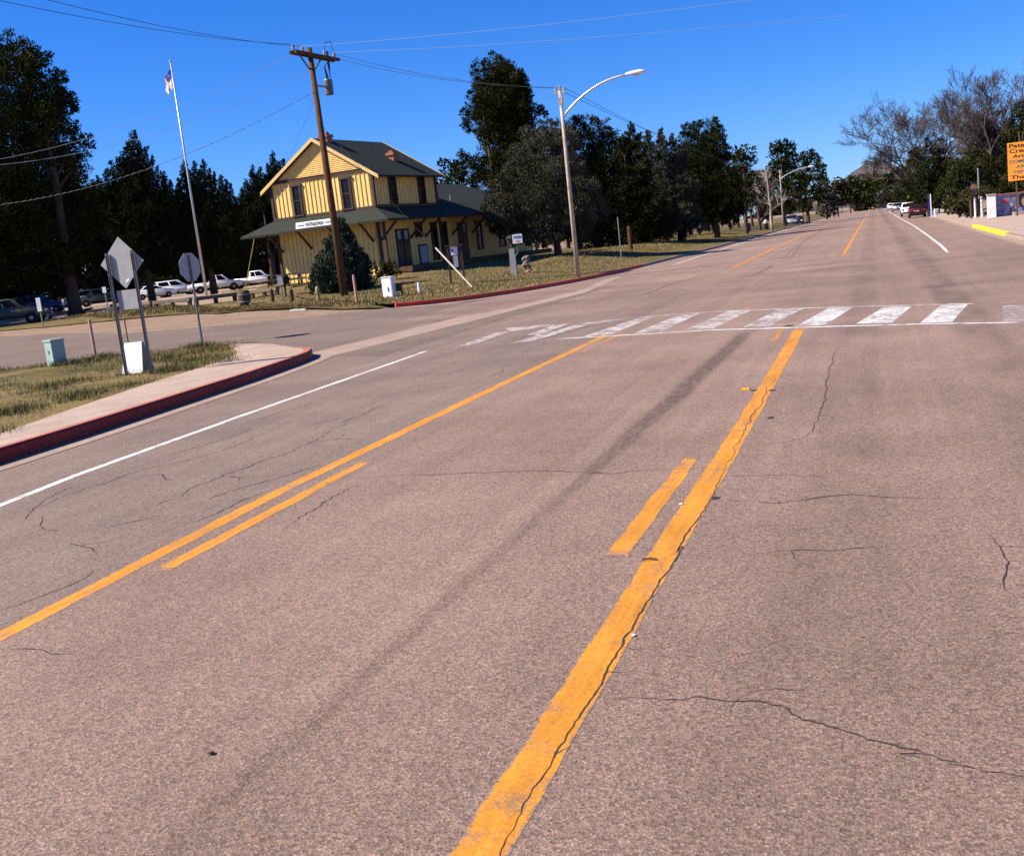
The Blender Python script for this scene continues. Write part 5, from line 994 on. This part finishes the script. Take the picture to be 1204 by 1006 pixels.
# flagpole
D_f = 92; fb_ = base(244, D_f, 345); ft = dep(200.5, 74, D_f).z-fb_.z; fl_ = dep(200.5, 74, D_f)-fb_
t = thing('flagpole', 'very tall silver flagpole rising among the dark cypresses', 'flagpole', Vector((fb_.x+fl_.x*.8, fb_.y+fl_.y*.8, fb_.z)))
off = Vector((fl_.x*.2, fl_.y*.2, 0)); a = MB(); a.tube([(0, 0, -.2), (off.x*.5, off.y*.5, ft*.5), (off.x, off.y, ft)], [.12, .09, .05], 10); a.build('pole', M['alu'], t, smooth=True)
a = MB(); a.lathe([(.02, 0), (.12, .08), (.12, .16), (.02, .24)], 10, (off.x, off.y, ft)); a.build('finial', M['alu'], t)
flag = thing('flag', 'limp drooping flag with red and white stripes near the flagpole top', 'flag', t.location+off+Vector((0, 0, ft-.35)))
kf = D_f/F; flm = NB('striped_cloth', .8, .1); u_ = flm.sep(flm.obj()); 
cl = MB(); nu, nv = 14, 16; V = []
for j in range(nv):
    for i in range(nu):
        u, v = i/(nu-1), j/(nv-1); fold = math.sin(u*15+v*2)*.10*u; V.append((-u*.95*(1-.15*v)+(-.02), fold+.12*u*math.sin(v*5), -v*1.55-u*1.0*(1-.25*v)))
rgp = [(j*nu+i, j*nu+i+1, (j+1)*nu+i+1, (j+1)*nu+i) for j in range(nv-1) for i in range(nu-1)]
mi = []
for j in range(nv-1):
    for i in range(nu-1): mi.append(2 if (j < 8 and i < 6) else (0 if j % 3 == 0 and i < 10 else 1))
mesh_np('cloth', V, rgp, None, flag, True, [M['redpaint'], M['white'], M['bluepaint']], mi)
# wires
def wire(a, b, sag, mt, label, rad=.010, n=24, group=None, name='overhead_wire', twist=False):
    a, b = Vector(a), Vector(b); pts = []
    for i in range(n+1):
        u = i/n; p = a.lerp(b, u); p.z -= sag*4*u*(1-u); pts.append(p-a)
    m_ = MB(); m_.tube(pts, rad, 5)
    if twist:
        L_ = (b-a).length; k_ = int(L_/.5); V = []
        tw = []
        for i in range(k_*4+1):
            u = i/(k_*4); p = a.lerp(b, u); p.z -= sag*4*u*(1-u); an = i*math.pi/2; tw.append(p-a+Vector((0, .018*math.cos(an), .018*math.sin(an))))
        m_.cur = 1; m_.tube(tw, rad*1.1, 4)
        o = m_.build(name, [M['darkwire'], M['wire']])
    else: o = m_.build(name, M[mt])
    o.location = a; tag(o, label, 'wire', group); return o
I = [Vector(ub)+p for p in ins]
w0 = dep(7, 0, 34)+(dep(7, 0, 34)-dep(300, 52, 46))*1.6; w1 = dep(57, 0, 34)+(dep(57, 0, 34)-dep(300, 45, 46))*1.6
wire(I[0], dep(-60, -12, 30), .25, 'darkwire', 'lower of two dark wires crossing the sky above the flag', .010); wire(I[1], dep(10, -12, 30), .25, 'darkwire', 'upper of two dark wires crossing the sky above the flag', .010)
wire(I[2], LT1+Vector((-.2, 0, .12)), .35, 'darkwire', 'upper dark wire from the utility pole to the first street lamp', .010); wire(I[3]+Vector((0, 0, -.25)), LT1+Vector((.2, 0, .1)), .35, 'darkwire', 'lower dark wire from the utility pole to the first street lamp', .010)
wire(LT1+Vector((-.2, 0, .12)), LT2+Vector((-.2, 0, .1)), .9, 'darkwire', 'upper dark wire running from the first lamp along the treetops', .011); wire(LT1+Vector((.2, 0, .1)), LT2+Vector((.2, 0, .1)), 1.2, 'darkwire', 'lower dark wire running from the first lamp along the treetops', .011)
wire(I[1], dep(930, -6, 36), .15, 'wire', 'upper bright wire sloping up to the right from the utility pole', .007); wire(I[3], dep(1000, 18, 40), .15, 'wire', 'lower bright wire sloping up to the right from the utility pole', .007)
wire(I[0]+Vector((0, 0, -.4)), dep(-30, 192, 62), .7, 'wire', 'upper bright wire sloping down to the left across the cypresses', .010); wire(Vector(ub)+Vector((lx, ly, utop-1.0)), dep(-30, 196, 62), .9, 'wire', 'lower bright wire sloping down to the left across the cypresses', .010)
wire(Vector(ub)+Vector((lx*.85, ly*.85, utop-2.0)), dep(-30, 244, 62), 1.0, 'wire', 'twisted silver and black cable sloping left below the bright wires', .008, twist=True)
wire(Vector(ub)+Vector((lx*.85, ly*.85, utop-2.2)), Vector(O)+Vector(L(7.2, .5, 6.2)), .2, 'darkwire', 'thin dark service wire dropping from the pole to the depot roof', .006)
ga = gp(557.5, 340, .05); wire(Vector(ub)+Vector((lx*.75, ly*.75, utop*.70)), ga, .05, 'darkwire', 'thin guy wire slanting from the utility pole to the lawn', .008, name='guy_wire')
gd = (Vector(ub)+Vector((lx*.75, ly*.75, utop*.70))-ga); 
a = MB(); u0 = gd.normalized(); L_g = 62*depth_of(ga)/F*1.0; a.tube([u0*.05, u0*L_g*1.18], .038, 8); o = a.build('guy_guard', plain('pale_guy_guard', (.72, .62, .45), .5, .1)); o.location = ga; tag(o, 'pale slanting sleeve on the guy wire at the lawn edge', 'guy guard')
b = base(287, 60, 352); a = MB(); g_top = dep(299, 287, 60)-dep(287, 352, 60); a.tube([(0, 0, 0), g_top], .022, 7); o = a.build('guy_guard', plain('dull_yellow_guard', (.36, .25, .04), .6)); o.location = dep(287, 346, 60); tag(o, 'dull yellow slanting guy sleeve beside the dark barrel', 'guy guard')
# ------------------------------------------------------------------ little things on the road
p = gp(877, 457.5, .004); a = MB(); a.add([(-.05, -.05, 0), (.05, -.05, 0), (.05, .05, 0), (-.05, .05, 0), (-.04, -.02, .016), (.04, -.02, .016), (.04, .02, .016), (-.04, .02, .016)], [(3, 2, 1, 0), (4, 5, 6, 7), (0, 1, 5, 4), (1, 2, 6, 5), (2, 3, 7, 6), (3, 0, 4, 7)]); o = a.build('road_reflector', M['orange']); o.location = p; tag(o, 'orange raised road reflector left of the yellow line near the crosswalk', 'road reflector')
for px_, py_, s_ in ((886, 459, .05), (908, 459, .05), (906, 491, .05), (841, 585.5, .04), (928, 383, .10)):
    p = gp(px_, py_); n = 9; q = random.Random(int(px_)); Vv = [(p.x+math.cos(6.28*i/n)*s_*q.uniform(.6, 1.1), p.y+math.sin(6.28*i/n)*s_*q.uniform(.8, 1.5), .0036) for i in range(n)]; mesh_np('tar_spot', Vv, [tuple(range(n))], M['crack'], crk)
for px_, py_, sz, nm, lb, mt in ((801, 593, .016, 'litter', 'tiny white scrap lying beside the solid yellow line', 'white'), (745, 747, .012, 'litter', 'tiny white pebble right of the cracked yellow line', 'white'), (249, 886, .014, 'pebble', 'small dark pebble alone on the foreground asphalt', 'black')):
    p = gp(px_, py_, .003); c = bmesh.new(); bmesh.ops.create_icosphere(c, subdivisions=2, radius=sz); me = bpy.data.meshes.new(nm); [setattr(v_, 'co', Vector((v_.co.x*rnd.uniform(.8, 1.2), v_.co.y*rnd.uniform(.8, 1.2), v_.co.z*.35+.005))) for v_ in c.verts]; c.to_mesh(me); c.free(); me.materials.append(M[mt]); o = link(bpy.data.objects.new(nm, me)); o.location = p; tag(o, lb, nm)
p0, p1 = gp(755, 657.5, .012), gp(773, 657, .012); a = MB(); a.tube([(0, 0, 0), (p1-p0)*.5+Vector((0, .008, .004)), p1-p0], .006, 6); o = a.build('twig', M['timber']); o.location = p0; tag(o, 'short brown twig lying across the edge of the yellow line', 'twig')
# ------------------------------------------------------------------ right hand side
pb_ = Vector(gp(1165.5, 256, .12)); D_m = depth_of(pb_); k = D_m/F
t = thing('mural_wall', 'low blue painted mural wall with a sunlit white end pillar', 'wall', pb_)
hp = 26*k
a = MB(); a.box((.05, .0, hp/2-.1), (.56, .5, hp+.2)); a.build('pillar', M['white'], t, .02); a = MB(); a.box((.05, 0, hp+.04), (.66, .62, .1)); a.build('pillar_cap', M['walk'], t, .02)
kk = NB('mural_paint', .7, .2); oo = kk.obj(); n1 = kk.noise(1.6, 3, oo); n2 = kk.noise(3.7, 4, oo); cc = kk.mix(kk.rng(n1, .40, .60), (.10, .14, .28), (.24, .26, .38)); cc = kk.mix(kk.rng(n2, .56, .60), cc, (.30, .30, .36)); cc = kk.mix(kk.rng(kk.noise(2.6, 2, oo), .62, .65), cc, (.22, .08, .10)); kk.col(cc)
wl = Vector((1, .10, 0)).normalized()
a = MB(); a.bar(Vector((.33, .30, hp*.46)), Vector((.33, .30, hp*.46))+wl*9, .22, hp*1.0); w_ = a.build('wall_panel', kk.m, t)
a = MB(); a.bar(Vector((.34, .28, hp*.98)), Vector((.34, .28, hp*.98))+wl*9, .34, .09); a.build('coping', M['brick'], t)
fx = 2.3; fy = .12
def disc(nm, cx, cz, rx, rz2, mt, yy):
    q_ = [(cx+rx*math.cos(6.283*i/20), yy+.1*(cx-.3), cz+rz2*math.sin(6.283*i/20)) for i in range(20)]; m_ = MB(); m_.prism(q_, (0, 0, 0), (0, -.012, 0)); m_.build(nm, mt, w_)
sk = plain('mural_skin', (.32, .20, .13), .7, .2, 6)
disc('painted_hair', fx-.1, hp*.62, .42, .48, M['black'], .165); disc('painted_shoulders', fx+.25, hp*.2, .62, .30, M['bluepaint'], .15); disc('painted_face', fx, hp*.56, .24, .34, sk, .135); disc('painted_flower', .95, hp*.66, .16, .16, M['redpaint'], .165); disc('painted_flower', 1.35, hp*.45, .13, .13, M['gray'], .165); disc('painted_flower', 3.9, hp*.6, .3, .3, M['gray'], .165)
a = MB(); a.box((3.2, -.25, .12), (3.6, .5, .25), 0.1); a.build('plinth', M['walk'], t)
# orange hand painted board
D_o = D_m-3; ob = base(1187, D_o, 256, .12); k = D_o/F; t = thing('painted_board', 'orange hand painted sign board with black and teal words above the mural wall', 'sign', ob, R(-6))
zt_ = dep(1187, 169, D_o).z-ob.z; zb_ = dep(1187, 213.5, D_o).z-ob.z; hw_ = zt_-zb_; wd_ = 2.9
a = MB(); a.box((wd_/2, 0, (zt_+zb_)/2), (wd_, .06, hw_)); sgp = a.build('board', M['orange'], t)
for x in (.5, wd_-.3): a = MB(); a.box((x, .09, zt_/2-.1), (.11, .11, zt_-.1)); a.build('post', M['timber'], t)
for i, (tx, sz, mt, x0, wdd) in enumerate((('Patagonia', .42, 'ink', .10, 2.2), ('Creative', .42, 'ink', .12, 1.9), ('Arts', .36, 'ink', .34, .9), ('COMMUNITY', .34, 'teal', .10, 2.2), ('ART', .30, 'teal', .52, .8), ('CENTER', .32, 'teal', .32, 1.5), ('Theater', .40, 'maroon', .16, 1.9))):
    text_mesh('lettering', tx, sz*hw_/2.9, M[mt], sgp, Matrix.Translation((x0+wdd/2, -.034, zt_-hw_*(.09+.137*i))) @ Matrix.Rotation(R(90), 4, 'X'), width=wdd)
# gate posts, arbour, poles
gb = gp(1150, 256, .12); D_g = depth_of(gb); k = D_g/F
t = thing('garden_arbour', 'white posted garden gate with a vine covered top left of the mural wall', 'arbour', base(1142, D_g, 256, .12), R(8))
for x, rr in ((0, 'timber'), (4.6, 'white'), (12, 'white')): a = MB(); a.tube([(x*k, 0, -.1), (x*k, 0, 24*k)], .085, 8); a.build('post', M[rr], t)
a = MB(); a.tube([(-1*k, 0, 24*k), (6*k, 0, 28*k), (17*k, 0, 30*k)], .10, 7); a.build('beam', M['timber'], t)
n = 500; C_ = rg.normal(size=(n, 3))*np.array([.62, .25, .16])+np.array([9*k, 0, 29*k]); leaf_cloud('vine', C_, rg.normal(size=(n, 3)), np.full(n, .16), np.full(n, .08), M['hedge'], t, 13)
a = MB(); a.box((6*k, .1, 12*k), (12*k, .04, 20*k)); a.build('gate', M['brown'], t)
marker(1152, 255, 199, 'slim grey blue pole standing before the white gate posts', .06, 'galv', .12, 'slim_pole', 'pole')
b = base(1146, D_g+6, 250, .12); t = thing('hanging_sign', 'small round faced sign with blue lower band, above the gate', 'sign', b); zc = dep(1146, 222, D_g+6).z-b.z; a = MB(); a.tube([(0, 0, 0), (0, 0, zc)], .04, 7); a.build('post', M['timber'], t); a = MB(); a.lathe([(.05, -.03), (.26, -.03), (.26, .03), (.05, .03)], 16, (0, -.06, zc+.12), 'Y'); a.build('round_panel', plain('dull_red_panel', (.22, .10, .06), .6), t); a = MB(); a.box((0, -.08, zc-.28), (.46, .04, .14)); a.build('blue_band', M['bluepaint'], t)
b = base(1095, 112, 250, .12); k = 112/F; t = thing('banner_pole', 'tall narrow blue and white banner pole behind the maroon car', 'banner', b); a = MB(); a.tube([(0, 0, -.1), (0, 0, 26*k)], .05, 7); a.build('pole', M['white'], t); a = MB(); a.box((-.2, 0, 13*k), (.22, .03, 25*k)); a.build('banner', plain('dark_blue_banner', (.015, .03, .14), .7), t)
b = base(1101, 106, 253, .12); k = 106/F; t = thing('vending_box', 'white upright box standing on the right walk beyond the maroon car', 'box', b, R(10)); a = MB(); a.box((0, 0, 4.8*k), (4.4*k, 4*k, 9.6*k)); a.build('cabinet_body', M['white'], t, .02); a = MB(); a.box((0, -2.05*k, 6*k), (3.2*k, .06, 4*k)); a.build('window', M['gray'], t)
b = base(1069, 190, 246, .1); t = thing('yellow_sign', 'small yellow sign above the roofs of the parked cars', 'sign', b); zc = dep(1068.5, 232, 190).z-b.z; a = MB(); a.tube([(0, 0, 0), (0, 0, zc)], .04, 7); a.build('post', M['galv'], t); a = MB(); a.prism([(-.36, -.06, zc), (0, -.06, zc-.36), (.36, -.06, zc), (0, -.06, zc+.36)], (0, 0, 0), (0, -.02, 0)); a.build('sign_panel', M['yellowpaint'], t)
# litter bins and box near the sycamore
for px_, py_, lb, mt in ((901, 270.5, 'dark litter bin with a white lid left of the parked silver car', 'black'), (881, 272, 'dark squat litter bin left of the white lidded one', 'carblue')):
    b = gp(px_, py_, .1); k = depth_of(b)/F; t = thing('litter_bin', lb, 'bin', b); a = MB(); a.lathe([(2*k, -.05), (2.5*k, 7*k), (2.5*k, 8*k)], 12); a.build('bin_body', M[mt], t)
    if mt == 'black': a = MB(); a.lathe([(2.6*k, 8*k), (2.4*k, 10.5*k), (1.0*k, 12.4*k)], 12); a.build('lid', M['white'], t)
    else: a = MB(); a.lathe([(2.6*k, 8*k), (1.0*k, 9.4*k)], 12); a.build('lid', M['black'], t)
# distant little brick building of the lot
D_b = 150; b = base(166, D_b, 345); k = D_b/F
t = thing('brick_building', 'low red brick building glimpsed between the left trees', 'building', b, lr_ang)
a = MB(); a.box((0, 0, 1.4), (7, 4, 3.2)); a.build('wall', M['brick'], t); a = MB(); a.prism([(-3.8, -2.4, 3.0), (3.8, -2.4, 3.0), (3.8, 0, 4.0), (-3.8, 0, 4.0)], (0, 0, 0), (0, 0, .12)); a.prism([(-3.8, 2.4, 3.0), (3.8, 2.4, 3.0), (3.8, .004, 4.0), (-3.8, .004, 4.0)], (0, 0, 0), (0, 0, .12)); a.build('roof', M['roofdark'], t)
a = MB(); a.box((-.6, -2.03, 1.7), (1.1, .06, 1.0)); f_ = a.build('window', M['white'], t); a = MB(); a.box((-.6, -2.07, 1.7), (.9, .05, .8)); a.build('pane', M['gray'], f_)
# ------------------------------------------------------------------ grass and weeds
def blade_field(name, n, region, hgt, mat, seed, wid=.006, clump=0.0, near=True):
    rg = np.random.default_rng(seed); P = []
    while sum(len(p) for p in P) < n:
        q_ = region(rg, n); P.append(q_)
    P = np.concatenate(P)[:n]; x, y = P[:, 0], P[:, 1]; z = G(x, y)+P[:, 2]; h_ = hgt*rg.uniform(.4, 1.3, n)
    an = rg.uniform(0, 6.283, n); ln = rg.uniform(.1, .9, n)*h_; V = np.empty((n, 3, 3)); w_ = wid*rg.uniform(.7, 1.6, n)
    V[:, 0] = np.stack([x-np.cos(an+1.57)*w_, y-np.sin(an+1.57)*w_, z], 1); V[:, 1] = np.stack([x+np.cos(an+1.57)*w_, y+np.sin(an+1.57)*w_, z], 1); V[:, 2] = np.stack([x+np.cos(an)*ln, y+np.sin(an)*ln, z+h_], 1)
    me = bpy.data.meshes.new(name); me.vertices.add(3*n); me.vertices.foreach_set('co', V.reshape(-1).astype(np.float32)); me.loops.add(3*n); me.loops.foreach_set('vertex_index', np.arange(3*n, dtype=np.int32)); me.polygons.add(n); me.polygons.foreach_set('loop_start', np.arange(0, 3*n, 3, dtype=np.int32)); me.materials.append(M[mat]); me.update(calc_edges=True)
    return tag(link(bpy.data.objects.new(name, me)), None, None, None, 'stuff')
swx = [p[0] for p in sw_in]; swy = [p[1] for p in sw_in]
def reg_verge(rg, n):
    y = rg.uniform(6, 26, n); x = -11.3-rg.gamma(2.0, 4.5, n); lim = np.interp(y, swy, swx)-.12; far = np.interp(x, [-70, -40, -26, -20.5, -17.3], [16, 20.3, 23.5, 25.1, 25.9]); k_ = (x < lim) & (y < far-.1) & (x > -34)
    pn = np.sin(x*1.7+y*.9)+np.sin(x*.8-y*1.9)+rg.normal(size=n)*.9; k_ &= pn > -1.1
    u = np.clip((lim-x)/8, 0, 1); return np.stack([x[k_], y[k_], (.168*(1-u)+.05*u)[k_]], 1)
def reg_weed(rg, n):
    m_ = max(1, n//130); c = reg_verge(rg, m_*3); c = c[:m_]; c = np.concatenate([c, np.repeat(np.array([tuple(gp(*p, .15)[:2])+(.14,) for p in ((100, 468), (108, 464), (92, 472), (18, 486), (25, 482), (8, 490), (259, 424), (266, 427), (237, 407), (230, 408), (200, 436), (212, 437), (73, 428), (122, 420), (200, 420), (150, 455), (60, 455))]), 3, axis=0)]); i = rg.integers(0, len(c), n)
    return np.stack([c[i, 0]+rg.normal(size=n)*.22, c[i, 1]+rg.normal(size=n)*.22, c[i, 2]-.01], 1)
def reg_lawn(rg, n):
    i = rg.integers(0, len(lawnB0)-1, n); u = rg.random(n); A_ = np.array([p[:2] for p in lawnA]+[p for p in far_k]+[(-12.4, 60), (-12.2, 67), (-11.8, 85), (-11.7, 130)])
    L_ = np.r_[0, np.cumsum(np.linalg.norm(np.diff(A_, axis=0), axis=1))]; s_ = rg.uniform(12, L_[-1], n); ax_ = np.interp(s_, L_, A_[:, 0]); ay_ = np.interp(s_, L_, A_[:, 1]); d_ = .25+rg.gamma(1.4, 4.2, n)
    x = ax_-d_*.78; y = ay_+d_*.62; k_ = (x > -60); return np.stack([x[k_], y[k_], np.full(k_.sum(), .10)], 1)
blade_field('grass', 130000, reg_verge, .050, 'blade', 1, .004); blade_field('weeds', 22000, reg_weed, .155, 'weed', 2, .006)
blade_field('grass', 90000, reg_lawn, .12, 'blade', 3, .016)
